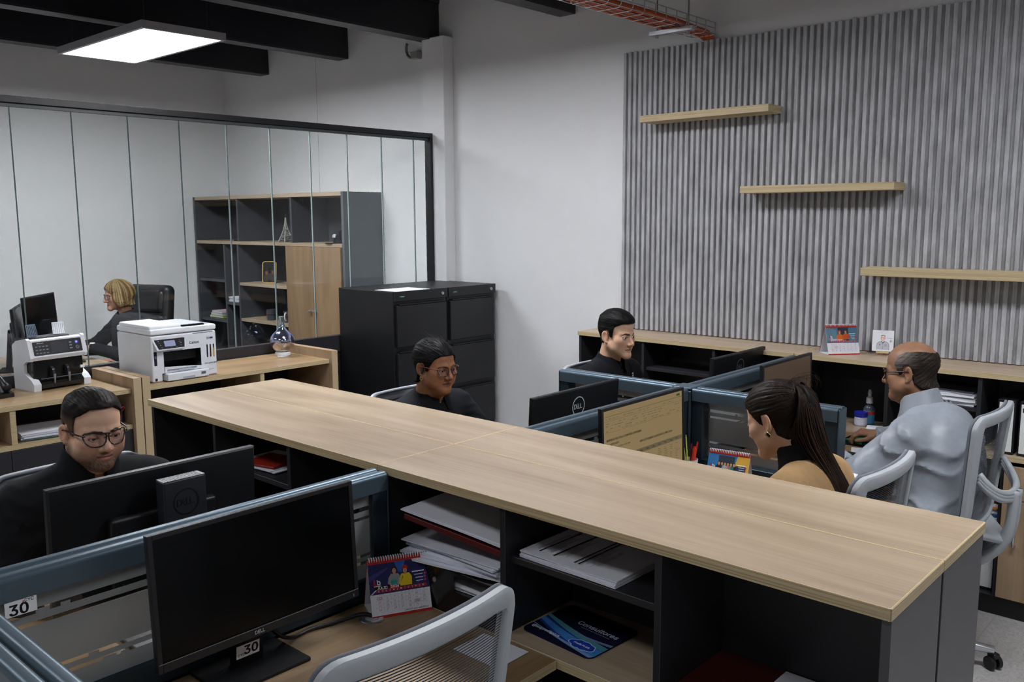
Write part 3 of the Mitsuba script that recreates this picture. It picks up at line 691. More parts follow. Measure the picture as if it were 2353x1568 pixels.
# the sheet on the tan screen (u to the viewer's right, v up)
Tm5 = tr(0, 0, .985) @ rot('x', 2) @ frame((0, .0016, 0), (-1, 0, 0), (0, 0, 1))
ink = '#2e2716'; P = []
P += [(sg.box(-.25, .128, .25, .1295), '#6f6040', 0), (sg.box(-.25, .112, .25, .113), '#7d6c48', 0), (sg.box(-.25, .071, .25, .0718), '#7d6c48', 0), (sg.box(.215, .134, .238, .142), '#3d5a2c', 0)]
R_ = np.random.default_rng(3)
for r_ in (.119, .103, .094, .084, .076):
    u = -.24
    while u < .23:
        L = R_.uniform(.004, .018)
        if R_.random() < .55: P.append((sg.box(u, r_, u+L, r_+.0016), '#5e5236', 0))
        u += L+R_.uniform(.004, .016)
P += [(tx('EMPRESA RELEVELA COMPAÑIA ANONIMA', .0074, -.238, .041), ink, 0), (tx('RIF J409014031', .0064, -.238, .026), ink, 0), (tx('AV PRINCIPAL EDIFICIO PISO LOCAL ZONA', .0048, -.238, .012, False), ink, 0),
      (tx('MES SEPTIEMBRE QUINCENA 01 AÑO 2024', .0074, -.035, .003), ink, 0), (tx('LIBRO DE VENTAS', .0078, -.238, -.012), ink, 0), (sg.box(-.25, -.036, .25, -.020), '#7a7055', 0)]
for j in range(12):
    u0 = -.235+j*.04; P.append((sg.box(u0, -.0305, u0+.018, -.029), ink, 1)); P.append((sg.box(u0, -.0275, u0+.013, -.026), ink, 1))
for i in range(15):
    v = -.047-i*.0072
    for j in range(12):
        u0 = -.235+j*.04; 
        if R_.random() < .8: P.append((sg.box(u0, v, u0+R_.uniform(.008, .026), v+.0015), '#5b4e30', 0))
fplate(m5, 'sheet_print', P, Tm5)
add(m5, 'port_row', mov(trimesh.util.concatenate([box(-.268, -.2665, -.012, -.006, z_, z_+.008, 0) for z_ in np.arange(-.06, .12, .022)]), tr(0, 0, .985) @ rot('x', 2)), mat('vc_satin', '#8d9195'))
single('power_cable', tube(spline([(1.515, -.47, .86), (1.50, -.40, .765), (1.49, -.36, .746), (1.485, -.315, .7455), (1.495, -.265, .7455), (1.515, -.205, .75), (1.535, -.165, .752), (1.545, -.15, .742)], 50), .0052, 8), BLACK,
       'black cable running from the foreground monitor to the desk grommet', 'cable', smooth=True)
k = thing('cable_grommet', 'round silver cable grommet in the foreground desk beside the calendar', 'grommet')
add(k, 'ring', mov(lathe([(.018, 0), (.033, 0), (.033, .002), (.030, .004), (.020, .004), (.018, .002)], 32), tr(1.548, -.158, .7395)), CHROME, smooth=30)
add(k, 'cover', mov(lathe([(0, 0), (.0175, 0), (.0175, .003), (0, .003)], 24), tr(1.548, -.158, .7395)), mat('vc_satin', '#a9a6ab'))
sticker30(dv1, frame((PC+.0125+.0185, -.966, 1.0225), (0, 1, 0), (-.0, 0, 1)), '30cyc')

# ------------------------------------------------------------------ desk calendars
def figure(P, x, y, s, shirt, skin='#b98a6a', hair='#1a1413', helmet=None, hold=None):
    P += [(sg.Polygon([(x-.34*s, y), (x-.36*s, y+.45*s), (x-.22*s, y+.66*s), (x+.22*s, y+.66*s), (x+.36*s, y+.45*s), (x+.34*s, y)]), shirt, 2),
          (sg.Polygon([(x-.36*s, y+.5*s), (x-.44*s, y+.12*s), (x-.1*s, y+.02*s), (x-.1*s, y+.14*s), (x-.28*s, y+.2*s)]), shirt, 2),
          (ell(x, y+.86*s, .155*s, .20*s), hair, 2), (ell(x, y+.82*s, .12*s, .165*s), skin, 3), (sg.box(x-.06*s, y+.6*s, x+.06*s, y+.7*s), skin, 3)]
    if helmet: P += [(ell(x, y+.98*s, .17*s, .13*s).intersection(sg.box(x-s, y+.93*s, x+s, y+2*s)), helmet, 4), (sg.box(x-.2*s, y+.92*s, x+.2*s, y+.95*s), helmet, 4)]
    if hold: P += [(ell(x-.05*s, y+.18*s, .2*s, .16*s), hold, 4)]
def calendar(label, loc, az, month, year, sty, W=.165, H=.155, lean=19, z=.739, first=3, ndays=31, marks=(5, 24)):
    k = thing('desk_calendar', label, 'calendar', None, None, tr(*loc, z+.0006) @ rot('z', az-90))
    a = math.radians(lean); dp = H*math.sin(a); hh = H*math.cos(a); t = .0018
    M = frame((0, dp, 0), (-1, 0, 0), (0, -math.sin(a), math.cos(a)))          # front leaf plane, u right, v up
    Mb = frame((0, -dp, 0), (1, 0, 0), (0, math.sin(a), math.cos(a)))
    add(k, 'front_leaf', mov(box(-W/2, W/2, 0, H, -t, 0, 0), M), mat('vc_matte', '#d5d6db'))
    add(k, 'rear_leaf', mov(box(-W/2, W/2, 0, H, -t, 0, 0), Mb), mat('vc_matte', '#7d1a1a'))
    add(k, 'rear_lining', mov(box(-W/2+.001, W/2-.001, .001, H-.002, -t-.0006, -t-.0001, 0), Mb), mat('vc_matte', '#ced0d6'))
    add(k, 'bottom_leaf', box(-W/2, W/2, -dp+.001, dp-.001, .0002, .0016, 0), mat('vc_matte', '#d5d6db'))
    RD = '#b3261f'
    P = [(sg.box(-W/2, 0, W/2, H), '#dfe1e8', 0), (sg.box(-W/2, 0, W/2, .006), RD, 1), (sg.box(-W/2, H-.015, W/2, H), RD, 1)]
    fplate(k, 'page', P, M)
    y0, y1 = H*.47, H-.015
    bgs = {'a': ('#23255a', '#2f5fae', '#15163a'), 'b': ('#2f6fa8', '#c9a13c', '#24304f'), 'c': ('#4a6d85', '#2c4456', '#5d7f92')}[sty]
    P = [(sg.box(-W/2, y0-.012, W/2, y1), bgs[0], 0)]
    if sty == 'a':
        P += [(sg.Polygon([(-.01, y1), (.02, y1), (.012, y1-.03), (0, y1-.028)]), bgs[1], 1), (sg.Polygon([(-W/2, y1-.03), (-.03, y1-.012), (-.028, y1-.016), (-W/2, y1-.045)]), '#3a3d80', 1), (sg.Polygon([(.05, y0), (W/2, y0+.03), (W/2, y0+.034), (.05, y0+.004)]), '#4a3f90', 1), (sg.Polygon([(-W/2, y0-.012), (-W/2+.004, y0-.012), (-W/2+.02, y0+.0), (-W/2+.016, y0+.001)]), '#c9cbd4', 1), (sg.box(-W/2+.012, y0, -.0, y0+.010), '#11131f', 1)]
        figure(P, -.012, y0+.006, .046, '#8d9392', hold='#2b9a92'); figure(P, .018, y0+.002, .048, '#e3c21f', helmet='#b3222a')
        P += [(sg.Polygon([(.010, y0+.03), (.004, y0+.012), (.012, y0+.024)]), '#1a1413', 2)]
    elif sty == 'b':
        P += [(sg.Polygon([(W/2, y1), (W/2, y0), (.02, y0), (.035, y1)]), bgs[1], 1), (sg.box(.03, y0+.002, W/2-.012, y0+.03), bgs[2], 2), (sg.box(-.04, y0, .025, y1-.004), '#2a3440', 1)]
        for j, (cx, sh) in enumerate(((-.036, '#1c2026'), (-.024, '#23282e'), (-.012, '#9fc3c4'), (.0, '#c0492c'), (.012, '#2e8f86'), (.024, '#1b1f26'))): figure(P, cx, y0+.004, .034, sh)
    else:
        P += [(sg.Polygon([(-.02, y1), (.035, y1), (.035, y0), (-.02, y0)]), '#25333d', 1), (sg.Polygon([(-W/2, y0), (-.02, y0), (-.03, y1-.01), (-W/2, y1)]), bgs[2], 1), (sg.box(-.02, y0, .02, y0+.004), '#9aa4a8', 1)]
        figure(P, -.012, y0+.002, .046, '#c8631c', helmet='#c2452a'); figure(P, .020, y0+.006, .046, '#bf4a1e')
    # emblem: a red and white pair of letters
    P += [(sg.box(-W/2+.012, y0+.012, -W/2+.016, y0+.028), '#c0242a', 3), (sg.box(-W/2+.012, y0+.012, -W/2+.022, y0+.0155), '#c0242a', 3), (txc('b', .013, -W/2+.026, y0+.019), '#eef0f4', 3), (sg.box(-W/2+.012, y0+.0085, -W/2+.031, y0+.0105), '#e4e6ea', 3)]
    P += [(tx(month, .0068, -W/2+.020, y0+.0005), '#f4f4f6', 3), (sg.box(-W/2+.055 if len(month) < 7 else -W/2+.068, y0-.0015, -W/2+.080 if len(month) < 7 else -W/2+.092, y0+.0085), RD, 3), (tx(year, .0066, -W/2+.057 if len(month) < 7 else -W/2+.070, y0+.0005), '#f4f4f6', 4)]
    for j in range(3): P += [(ell(W/2-.011, y0+.026-j*.0085, .0028, .0028), '#c7433c', 3), (sg.box(W/2-.040+j*.002, y0+.0245-j*.0085, W/2-.016, y0+.0268-j*.0085), '#c9cbe0', 3)]
    P += [(sg.box(W/2-.046, y0+.0325, W/2-.012, y0+.0355), '#dfe0ea', 3)]
    fplate(k, 'picture', P, M @ tr(0, 0, .0004))
    gx0, gw = -W/2+.014, (W-.022)/7; gy1 = y0-.006; gh = (gy1-.016)/5.2
    P = [(sg.box(gx0, gy1-.002, gx0+7*gw, gy1+.006), RD, 0)]
    for j, d in enumerate('DLMMJVS'): P.append((txc(d, .0038, gx0+(j+.5)*gw, gy1+.002), '#f3f3f5', 1))
    for j in range(1, 7): P += [(sg.box(gx0+j*gw-.0002, .012, gx0+j*gw+.0002, gy1-.002), '#b58088', 0), (sg.box(gx0+j*gw-.0003, gy1-.002, gx0+j*gw+.0003, gy1+.006), '#f0e0e0', 1)]
    for i in range(1, 5): P.append((sg.box(gx0, gy1-.002-i*gh-.0002, gx0+7*gw, gy1-.002-i*gh+.0002), '#b58088', 0))
    r, c = 0, first
    for d in range(1, ndays+1):
        if r < 5:
            cx, cy = gx0+(c+.5)*gw, gy1-.002-(r+.5)*gh
            P.append((txc(str(d), .0046, cx, cy, False), '#b0323a' if c == 0 else '#55565c', 1))
            if d in marks: P.append((rrect(gw*.72, gh*.62, .002, cx, cy).difference(rrect(gw*.72-.0018, gh*.62-.0018, .0015, cx, cy)), '#8e2229', 2))
        c += 1
        if c == 7: c, r = 0, r+1
    if sty == 'a': P.append((txc('Calidad que identifica', .0048, W*.24, .0105, False), '#3c3c44', 1))
    fplate(k, 'date_grid', P, M @ tr(0, 0, .0004))
    n = 24
    for j in range(n):
        u = -W/2+.005+(W-.010)*j/(n-1)
        an = np.linspace(-.2*PI, 1.2*PI, 12)
        pts = np.stack([np.full(12, u), .0075*np.cos(an), hh-.003+.0068*np.sin(an)], 1)
        add(k, 'spiral_ring', tube(pts, .0013, 5), mat('vc_satin', '#d9dade'), smooth=True)
        add(k, 'punch_hole', mov(box(u-.0016, u+.0016, H-.0085, H-.0045, .0005, .0007, 0), M @ np.diag([-1, 1, 1, 1])), mat('vc_matte', '#3a0d0d'))
    return k
calendar('red and white JULIO 2026 desk calendar beside the foreground monitor', (1.543, -.062), -26, 'JULIO', '2026', 'a')
calendar('red topped desk calendar with a group picture before the woman with a ponytail', (1.70, 1.50), -82, 'SEPTIEMBRE', '2024', 'b', first=0, ndays=30, marks=())
calendar('white and red desk calendar with orange workers on the wall cabinet', (1.570, 2.872), -42, 'AGOSTO', '2024', 'c', z=HC, lean=20, first=4, marks=(12,))
# drawing on a small easel
k = thing('picture_card', 'white card with a line drawing of a man on a small wooden easel', 'picture card', None, None, tr(1.755, 2.955, HC+.0006) @ rot('z', -72-90))
Mc = frame((0, .012, .020), (-1, 0, 0), (0, -.22, 1)); W_, H_ = .100, .105
add(k, 'card', mov(box(-W_/2, W_/2, 0, H_, -.002, 0, 0), Mc), mat('vc_matte', '#e3e5ea'))
ln = lambda pts, w: sg.LineString(pts).buffer(w)
P = [(ell(0, .066, .0105, .0135).difference(ell(0, .066, .0095, .0125)), '#4a4648', 0), (ell(0, .066, .0095, .0125), '#e9c9bd', 0), (ell(0, .077, .0105, .0055).difference(ell(0, .072, .0095, .006)), '#8a8a8c', 1),
     (ln([(-.008, .067), (-.001, .067)], .0011), '#a8382f', 1), (ln([(.001, .067), (.008, .067)], .0011), '#a8382f', 1), (ln([(-.003, .059), (.003, .059)], .0006), '#a8382f', 1),
     (sg.Polygon([(-.028, .008), (-.029, .036), (-.020, .046), (-.008, .050), (0, .044), (.008, .050), (.020, .046), (.029, .034), (.028, .008)]), '#b9bcc2', 0),
     (ln([(-.028, .008), (-.029, .036), (-.020, .046), (-.008, .050), (0, .044), (.008, .050), (.020, .046), (.029, .034), (.028, .008)], .0006), '#3f4046', 1), (ln([(0, .044), (0, .010)], .0005), '#3f4046', 1),
     (sg.box(-.018, .030, -.012, .034), '#34363d', 1), (sg.box(.008, .026, .018, .034).difference(sg.box(.009, .027, .017, .033)), '#3f4046', 1), (ln([(-.006, .05), (-.001, .042)], .0015), '#2a2b30', 1), (ln([(.006, .05), (.001, .042)], .0015), '#2a2b30', 1),
     (ell(.006, .094, .016, .007).difference(ell(.006, .094, .0155, .0065)), '#7d7f84', 0), (ln([(.030, .052), (.038, .058), (.034, .050), (.044, .056)], .0006), '#26272b', 0), (ln([(.030, .046), (.045, .050)], .0006), '#26272b', 0), (txc('05/10/24', .0042, .032, .066, False), '#4a4b50', 0)]
fplate(k, 'drawing', P, Mc @ tr(0, 0, .0002))
for sx in (-1, 1): add(k, 'easel_leg', mov(box(-.004, .004, -.003, .003, 0, .10, .0005), tr(sx*.018, -.002, 0) @ rot('x', 12.4)), mat('vc_matte', '#c7a878'))
add(k, 'easel_ledge', box(-.03, .03, .004, .016, .010, .018, .001), mat('vc_matte', '#d3b586'))
add(k, 'easel_strut', mov(box(-.003, .003, -.003, .003, 0, .095, .0005), tr(0, -.045, 0) @ rot('x', -24)), mat('vc_matte', '#b4966a'))

# ------------------------------------------------------------------ papers and things in the counter
def sheets(name, label, cat, cx, cy, z, w, d, n, ang=0, jit=.004, th=.0035, colr='#dcdee6', curl=0.0, group=None, tint=.06, seed=0, side_lines=True):
    """A loose stack: each bundle of sheets is a part."""
    k = thing(name, label, cat, group, None, tr(cx, cy, z+.0006) @ rot('z', ang)); R = np.random.default_rng(seed+100)
    zz = 0.0
    for i in range(n):
        t = th*R.uniform(.6, 1.3); ox, oy, a = R.normal()*jit, R.normal()*jit, R.normal()*jit*300
        nx, ny = 10, 8
        gx, gy = np.meshgrid(np.linspace(-w/2, w/2, nx), np.linspace(-d/2, d/2, ny), indexing='ij')
        b = curl*(gx/w+.5)**2+R.uniform(0, .0015)*np.sin(gx*20+i)
        top = np.c_[gx.ravel(), gy.ravel(), (b+t-.0003).ravel()]; bot = np.c_[gx.ravel(), gy.ravel(), b.ravel()]
        F = []
        idx = lambda p, q: p*ny+q; N = nx*ny
        for p in range(nx-1):
            for q in range(ny-1):
                F += [(idx(p, q), idx(p+1, q), idx(p+1, q+1)), (idx(p, q), idx(p+1, q+1), idx(p, q+1)), (N+idx(p, q), N+idx(p+1, q+1), N+idx(p+1, q)), (N+idx(p, q), N+idx(p, q+1), N+idx(p+1, q+1))]
        per = [idx(p, 0) for p in range(nx)]+[idx(nx-1, q) for q in range(1, ny)]+[idx(p, ny-1) for p in range(nx-2, -1, -1)]+[idx(0, q) for q in range(ny-2, 0, -1)]
        for u, v in zip(per, per[1:]+per[:1]): F += [(u, N+u, v), (v, N+u, N+v)]
        m = trimesh.Trimesh(np.vstack([top, bot]), F, process=False); m.apply_transform(tr(ox, oy, zz) @ rot('z', a))
        c = col(colr[i] if isinstance(colr, (list, tuple)) else colr)*(1-R.uniform(0, tint))
        add(k, 'sheet_bundle', m, ('vc_matte', c)); zz += t
    return k, zz
# first bay: black desk organiser with a leaning pile
k = thing('desk_organiser', 'black metal desk tray organiser stuffed under the long counter', 'organiser')
ox0, ox1, oy0, oy1, oz = 1.50, 1.845, .0, .245, .7396
for i, zz in enumerate((0, .062, .120)):
    add(k, 'tray', box(ox0, ox1, oy0+.004, oy1, oz+zz, oz+zz+.0025), mat('vc_gloss', '#0c0d0f'))
add(k, 'side_plate', poly_ext(sg.box(0, 0, .24, .128).difference(sg.MultiPolygon([affinity.skew(sg.box(.05+j*.016, .066, .055+j*.016, .11), 25) for j in range(3)])), .003).apply_transform(np.array([[0, 0, 1, ox0-.004], [1, 0, 0, oy0+.004], [0, 1, 0, oz], [0, 0, 0, 1.]])), mat('vc_gloss', '#0c0d0f'))
add(k, 'front_plate', poly_ext(sg.box(0, 0, ox1-ox0, .122).difference(sg.box(.20, .068, ox1-ox0-.02, .112)).difference(sg.MultiPolygon([affinity.skew(sg.box(.025+j*.016, .062, .028+j*.016, .108), -22) for j in range(4)])), .003).apply_transform(np.array([[1, 0, 0, ox0], [0, 0, 1, oy0], [0, 1, 0, oz], [0, 0, 0, 1.]])), mat('vc_gloss', '#0c0d0f'))
add(k, 'rivet', cyl((ox0+.125, oy0-.002, oz+.082), (ox0+.125, oy0+.001, oz+.082), .007, 16), CHROME)
sheets('paper_stack', 'white papers in the middle tray of the black organiser', 'papers', 1.70, .12, oz+.065, .25, .21, 4, 2, .003, .004, seed=1)
k1, z1_ = sheets('paper_stack', 'fanned pile of white papers on the black organiser beside the calendar', 'papers', 1.665, .128, oz+.1235, .35, .235, 9, 5, .009, .0052, ['#c9b98c']+['#dadde8']*8, seed=2)
def leaf_pile(name, label, cat, z, colr, th, tiltx, tilty, cx, cy, w, d, ang, rim=None):
    k = thing(name, label, cat, None, None, tr(cx, cy, z) @ rot('z', ang) @ rot('y', tiltx) @ rot('x', tilty))
    add(k, 'cover', box(-w/2, w/2, -d/2, d/2, 0, th, .001), mat('vc_satin', colr)); return k
leaf_pile('folder', 'dark red folder sandwiched in the leaning paper pile under the counter', 'folder', .947, '#571413', .014, 7, -3, 1.665, .124, .33, .235, 8)
k2, _ = sheets('paper_stack', 'curled stack of white sheets with handwriting topmost under the counter', 'papers', 1.662, .128, .966, .34, .235, 3, 8, .003, .004, '#dcdfe8', seed=3)
place[k2] = tr(1.662, .128, .968) @ rot('z', 8) @ rot('y', 7) @ rot('x', -3)
for kk in [q for q in scene if q.startswith(k2+'__')]: scene[kk]['to_world'] = T(place[k2].tolist())
P = []
R_ = np.random.default_rng(9)
for r_ in range(4):
    u = -.13
    while u < -.08: 
        L = R_.uniform(.005, .014); P.append((sg.LineString([(u, -.02-r_*.008), (u+L*.5, -.018-r_*.008), (u+L, -.021-r_*.008)]).buffer(.0005), '#6a6e7a', 0)); u += L+.003
fplate(k2, 'handwriting', P, tr(.05, .0, .0135))
flapm = trimesh.util.concatenate([quad((-.16, .117, .002), (.17, 0, 0), (0, .012, .022)), quad((-.16, .129, .024), (.165, 0, 0), (0, .006, .036))])
add(k2, 'bent_flap', flapm, mat('vc_matte', '#cdd0d8'))
# second bay
k3, zt_ = sheets('paper_stack', 'stack of printed white sheets with black bars on the dark counter shelf', 'papers', 2.048, .142, .9455, .298, .205, 5, -1, .0018, .0028, '#d9dce6', seed=4)
P = []
for (u0, w_) in ((-.108, .0045), (-.062, .005), (.004, .004), (.017, .0045)): P.append((sg.box(u0, -.075, u0+w_, .10), '#101116', 0))
for u0, n_ in ((-.122, 3), (-.100, 6), (-.054, 6), (.028, 9)):
    for j in range(n_): 
        v = -.07+R_.uniform(0, .02); P.append((sg.box(u0+j*.0045, v, u0+j*.0045+.0011, v+R_.uniform(.06, .15)), '#7b7e88', 0))
fplate(k3, 'print', P, tr(0, 0, zt_+.0012))
k = thing('paper_clip', 'pink paper clip on the dark counter shelf', 'paper clip')
s_ = np.array([(0, 0), (.0, .018), (.004, .021), (.008, .018), (.008, -.004), (.0045, -.007), (.001, -.004), (.001, .012)])
add(k, None, tube(np.c_[2.298+s_[:, 0], .07+s_[:, 1], np.full(8, .9465)], .0009, 6), mat('vc_gloss', '#d03a6a'), smooth=True)
k = thing('mouse_pad', 'dark blue mouse pad with light blue waves reading Consultores', 'mouse pad', None, None, tr(2.005, .155, .7396) @ rot('z', -4))
w_, d_ = .235, .20
pd = rrect(w_, d_, .02)
add(k, 'pad', poly_ext(pd, .003), mat('vc_cloth', '#0b0f2e'))
wv = lambda y0, y1_, sl, k_: sg.Polygon([(x_, y0+sl*(x_+.12)+k_*(x_+.12)**2) for x_ in np.linspace(-.12, .12, 20)]+[(x_, y1_+sl*.8*(x_+.12)+k_*(x_+.12)**2) for x_ in np.linspace(.12, -.12, 20)]).buffer(0).intersection(pd)
P = [(wv(-.030, .000, -.42, .55), '#1c3c9a', 0), (wv(-.022, -.006, -.42, .6), '#3f86cf', 1), (wv(.004, .016, -.36, .4), '#4b8f9e', 0), (wv(-.052, -.050, -.26, .3), '#7fa0d8', 1), (wv(.0, -.003, -.30, .9), '#6f7fa8', 1),
     (txc('@miprofitplus', .0105, -.060, -.066), '#e6ebf6', 2), (txc('Consultores', .017, .035, .030), '#c3cadc', 2), (sg.box(-.01, .012, .085, .0132), '#8d96b8', 2)]
cl = shapely.union_all([ell(.058+dx, -.060+dy, .014, .011) for dx, dy in ((-.026, 0), (-.012, .008), (.006, .009), (.022, .004), (.026, -.004), (.01, -.009), (-.010, -.009))])
P += [(cl.buffer(.002).difference(cl), '#cfe0f6', 2), (cl, '#1a3fae', 2), (txc('Profit PLUS', .0068, .058, -.060), '#f1f5fb', 3), (affinity.translate(sg.box(-.015, -.0015, .015, .0015), .075, -.086), '#57a4e6', 2)]
fplate(k, 'print', P, tr(0, 0, .0031))
# third bay and the desk
leaf_pile('folder', 'dark red folder lying in the right bay of the long counter', 'folder', .7402, '#431512', .010, 0, 0, 2.46, .155, .25, .27, 0)
sheets('paper_stack', 'white sheet lying on the dark red folder in the right bay', 'papers', 2.60, .165, .7515, .20, .24, 1, 0, .001, .002, seed=5)
sheets('paper_sheet', 'white sheet with small print on the foreground desk behind the chair', 'paper', 1.905, -.075, .7395, .15, .11, 1, 0, .001, .0012, seed=6)
sheets('paper_stack', 'loose papers on the shelf of the left front counter unit', 'papers', .64, .16, .9305, .22, .20, 3, 4, .006, .004, seed=7)
leaf_pile('folder', 'bright red folder on the papers in the left front counter unit', 'folder', .945, '#8e2416', .006, 0, 0, .65, .128, .15, .14, 14)
# ------------------------------------------------------------------ things in the wall cabinet and on the back desks
k = thing('plastic_sleeve', 'clear plastic document sleeve glinting on the shelf of the wall cabinet behind the young man', 'sleeve')
add(k, None, trimesh.util.concatenate([tube(spline([(.97, 2.79, .9275), (1.06, 2.775, .935), (1.18, 2.78, .930), (1.27, 2.80, .9275)], 16), .004, 6), box(.97, 1.27, 2.79, 2.98, .9262, .932, .001)]), mat('vc_gloss', '#3a3b40'), smooth=30)
sheets('paper_stack', 'tall pile of white papers in the wall cabinet behind the grey jacket', 'papers', 2.12, 2.875, .9305, .24, .23, 10, 0, .005, .0065, ['#cfd1da', '#dfe1e8', '#bfc2cc', '#e2e4ea', '#d7d9e0', '#a9acb6', '#dfe1e8', '#d9dbe2', '#8b8d94', '#33343a'], seed=8)
sheets('paper_stack', 'small pile of papers in the wall cabinet beside the older man\'s chin', 'papers', 1.935, 2.88, .9305, .09, .22, 5, 0, .004, .006, seed=9)
def binder(label, x, z, w=.072, h=.245, lg='CYC', col_='#131416', y0=2.752):
    k = thing('ring_binder', label, 'binder', None, None, tr(x, y0, z+.0006))
    add(k, 'cover', box(0, w, 0, .24, 0, h, .003), mat('vc_satin', col_))
    P = [(sg.box(.007, .012, w-.007, h-.012), '#d8dbd8', 0), (sg.box(.013, h-.048, w-.013, h-.030), '#101113', 1), (txc(lg, .0115, w/2+.003, h-.039), '#eceef0', 2), (sg.box(.016, h-.042, .020, h-.036), '#b02020', 2), (sg.box(.02, h-.085, w-.014, h-.0835), '#8d8f92', 1), (sg.box(.02, h-.090, w-.02, h-.0885), '#8d8f92', 1)]
    fplate(k, 'spine_label', P, frame((0, -.0004, 0), (1, 0, 0), (0, 0, 1)))
    return k
binder('black ring binder with a white CYC spine label behind the occupied grey chair', 2.338, .7395)
binder('black ring binder with a white spine label at the right photo edge', 2.425, .7395)
k = binder('black ring binder with a white emblem label in the low cabinet bay', 2.292, .0885, .075, .30, 'INCES', y0=2.77)
z_ = .4236
for i, (c_, t_, lab) in enumerate((('#c9ccd4', .018, 'white paper bundle at the bottom of the pile in the low cabinet bay'), ('#2d5f86', .014, 'blue folder in the pile in the low cabinet bay'), ('#cfd2d8', .022, 'grey white bundle above the blue folder in the low cabinet bay'), ('#c27a2c', .010, 'orange envelope in the pile in the low cabinet bay'), ('#d5d8e2', .014, 'white bundle above the orange envelope in the low cabinet bay'), ('#4f1512', .030, 'dark red folder topmost in the low cabinet bay'))):
    single('folder' if 'white' not in lab else 'paper_stack', mov(box(-.046, .046, 0, .24, 0, t_, .001), tr(2.324, 2.745+.004*((i*7) % 3), z_) @ rot('z', (-1)**i*.6)), mat('vc_matte', c_), lab, 'folder' if 'white' not in lab else 'papers'); z_ += t_+.0008
def bottle_set():
    k = thing('cream_jar', 'translucent jar of cream with a blue lid on the desk beside the hand sanitiser', 'jar', None, None, tr(1.69, 2.885, .7396))
    add(k, 'jar', lathe([(0, 0), (.028, 0), (.031, .005), (.031, .042), (.027, .048), (0, .048)], 32), mat('vc_gloss', '#b9bccb'), smooth=30)
    add(k, 'lid', lathe([(0, .0485), (.032, .0485), (.033, .052), (.033, .070), (.030, .072), (0, .072)], 32), mat('vc_satin', '#1a2490'), smooth=30)
    add(k, 'label', mov(lathe([(.0312, .010), (.0316, .010), (.0316, .036), (.0312, .036)], 32), np.eye(4)), mat('vc_matte', '#c4c8d6'), smooth=30)
    k = thing('sanitiser_bottle', 'small spray bottle of blue hand sanitiser with a white pump beside the cream jar', 'bottle', None, None, tr(1.715, 2.925, .7396))
    add(k, 'body', lathe([(0, 0), (.024, 0), (.027, .004), (.027, .085), (.020, .098), (.011, .104), (.011, .112), (0, .112)], 32), mat('vc_gloss', '#4c5660'), smooth=30)
    add(k, 'label', lathe([(.0272, .012), (.0276, .012), (.0276, .078), (.0272, .078)], 32), mat('vc_satin', '#3f86a8'), smooth=30)
    add(k, 'label_band', lathe([(.0278, .056), (.0281, .056), (.0281, .074), (.0278, .074)], 32), mat('vc_satin', '#b9382f'), smooth=30)
    add(k, 'pump_collar', lathe([(0, .1125), (.016, .1125), (.016, .142), (.013, .145), (0, .145)], 24), WHITE, smooth=30)
    add(k, 'spray_head', lathe([(0, .1455), (.009, .1455), (.009, .160), (.011, .163), (.006, .182), (0, .184)], 20), WHITE, smooth=30)
bottle_set()
k = thing('pen_cup', 'small white cup of pens and highlighters at the tan screen', 'pen cup', None, None, tr(1.503, 1.535, .7396))
add(k, 'cup', lathe([(0, 0), (.028, 0), (.033, .075), (.0315, .075), (.027, .003), (0, .003)], 28), WHITE, smooth=30)
for i, (c_, dx, dy, l_, r_, nm) in enumerate((('#d8452a', .012, .008, .118, .0085, 'orange highlighter'), ('#c9d23c', -.014, -.004, .165, .0028, 'thin yellow green pen'), ('#7a1a2a', -.002, .012, .128, .0042, 'dark red pen'), ('#b8372a', .017, .016, .138, .0038, 'red pen'), ('#a8ac3a', -.018, -.010, .12, .003, 'olive pen'))):
    t = thing('pen', f'{nm} standing in the white cup by the tan screen', 'pen', None, None, tr(1.503, 1.535, .7396))
    add(t, 'barrel', cyl((dx*.4, dy*.4, .006), (dx*1.25, dy*1.25, l_), r_, 12), mat('vc_gloss', c_), smooth=30)
    add(t, 'cap', cyl((dx*1.25, dy*1.25, l_+.0002), (dx*1.28, dy*1.28, l_+.008), r_*.7, 12), mat('vc_gloss', '#b8bcc0' if i in (1, 4) else c_), smooth=30)
k = thing('adhesive_tape', 'yellow roll of tape beside a black holder behind the calendar at the middle divider', 'tape', None, None, tr(1.60, 1.555, .7396))
add(k, 'roll', mov(lathe([(.014, -.009), (.025, -.009), (.025, .009), (.014, .009), (.014, -.009)], 32), tr(0, -.008, .0255) @ rot('z', -35) @ rot('y', 90)), mat('vc_gloss', '#c9a21e'), smooth=30)
k = thing('tape_dispenser', 'black tape holder with a long arm behind the yellow tape roll', 'tape dispenser', None, None, tr(1.565, 1.565, .7396))
add(k, 'body', rbox(-.014, .014, -.025, .025, .0, .03, .008), BLACK, smooth=30)
add(k, 'arm', tube(spline([(0, .0, .03), (.03, .02, .042), (.075, .045, .055)], 12), [.006]*12, 8), BLACK, smooth=True)
k = thing('keyboard', 'black keyboard on the desk of the man in the grey jacket', 'keyboard', None, None, tr(1.86, 2.08, .7396) @ rot('z', 90))
add(k, 'case', rbox(-.21, .21, -.065, .065, 0, .016, .004), BLACK, smooth=30)
for r_ in range(5):
    for c_ in range(14): add(k, 'key', box(-.200+c_*.0286, -.200+c_*.0286+.0255, -.058+r_*.0232, -.058+r_*.0232+.020, .0161, .0195, .001), mat('vc_satin', '#1b1c20'))
k = thing('mouse_mat', 'black and green gaming mouse mat under the hand of the man in grey', 'mouse mat', None, None, tr(1.835, 2.575, .7396) @ rot('z', 90))
add(k, 'pad', poly_ext(rrect(.23, .20, .015), .003), mat('vc_cloth', '#0b0d0c'))
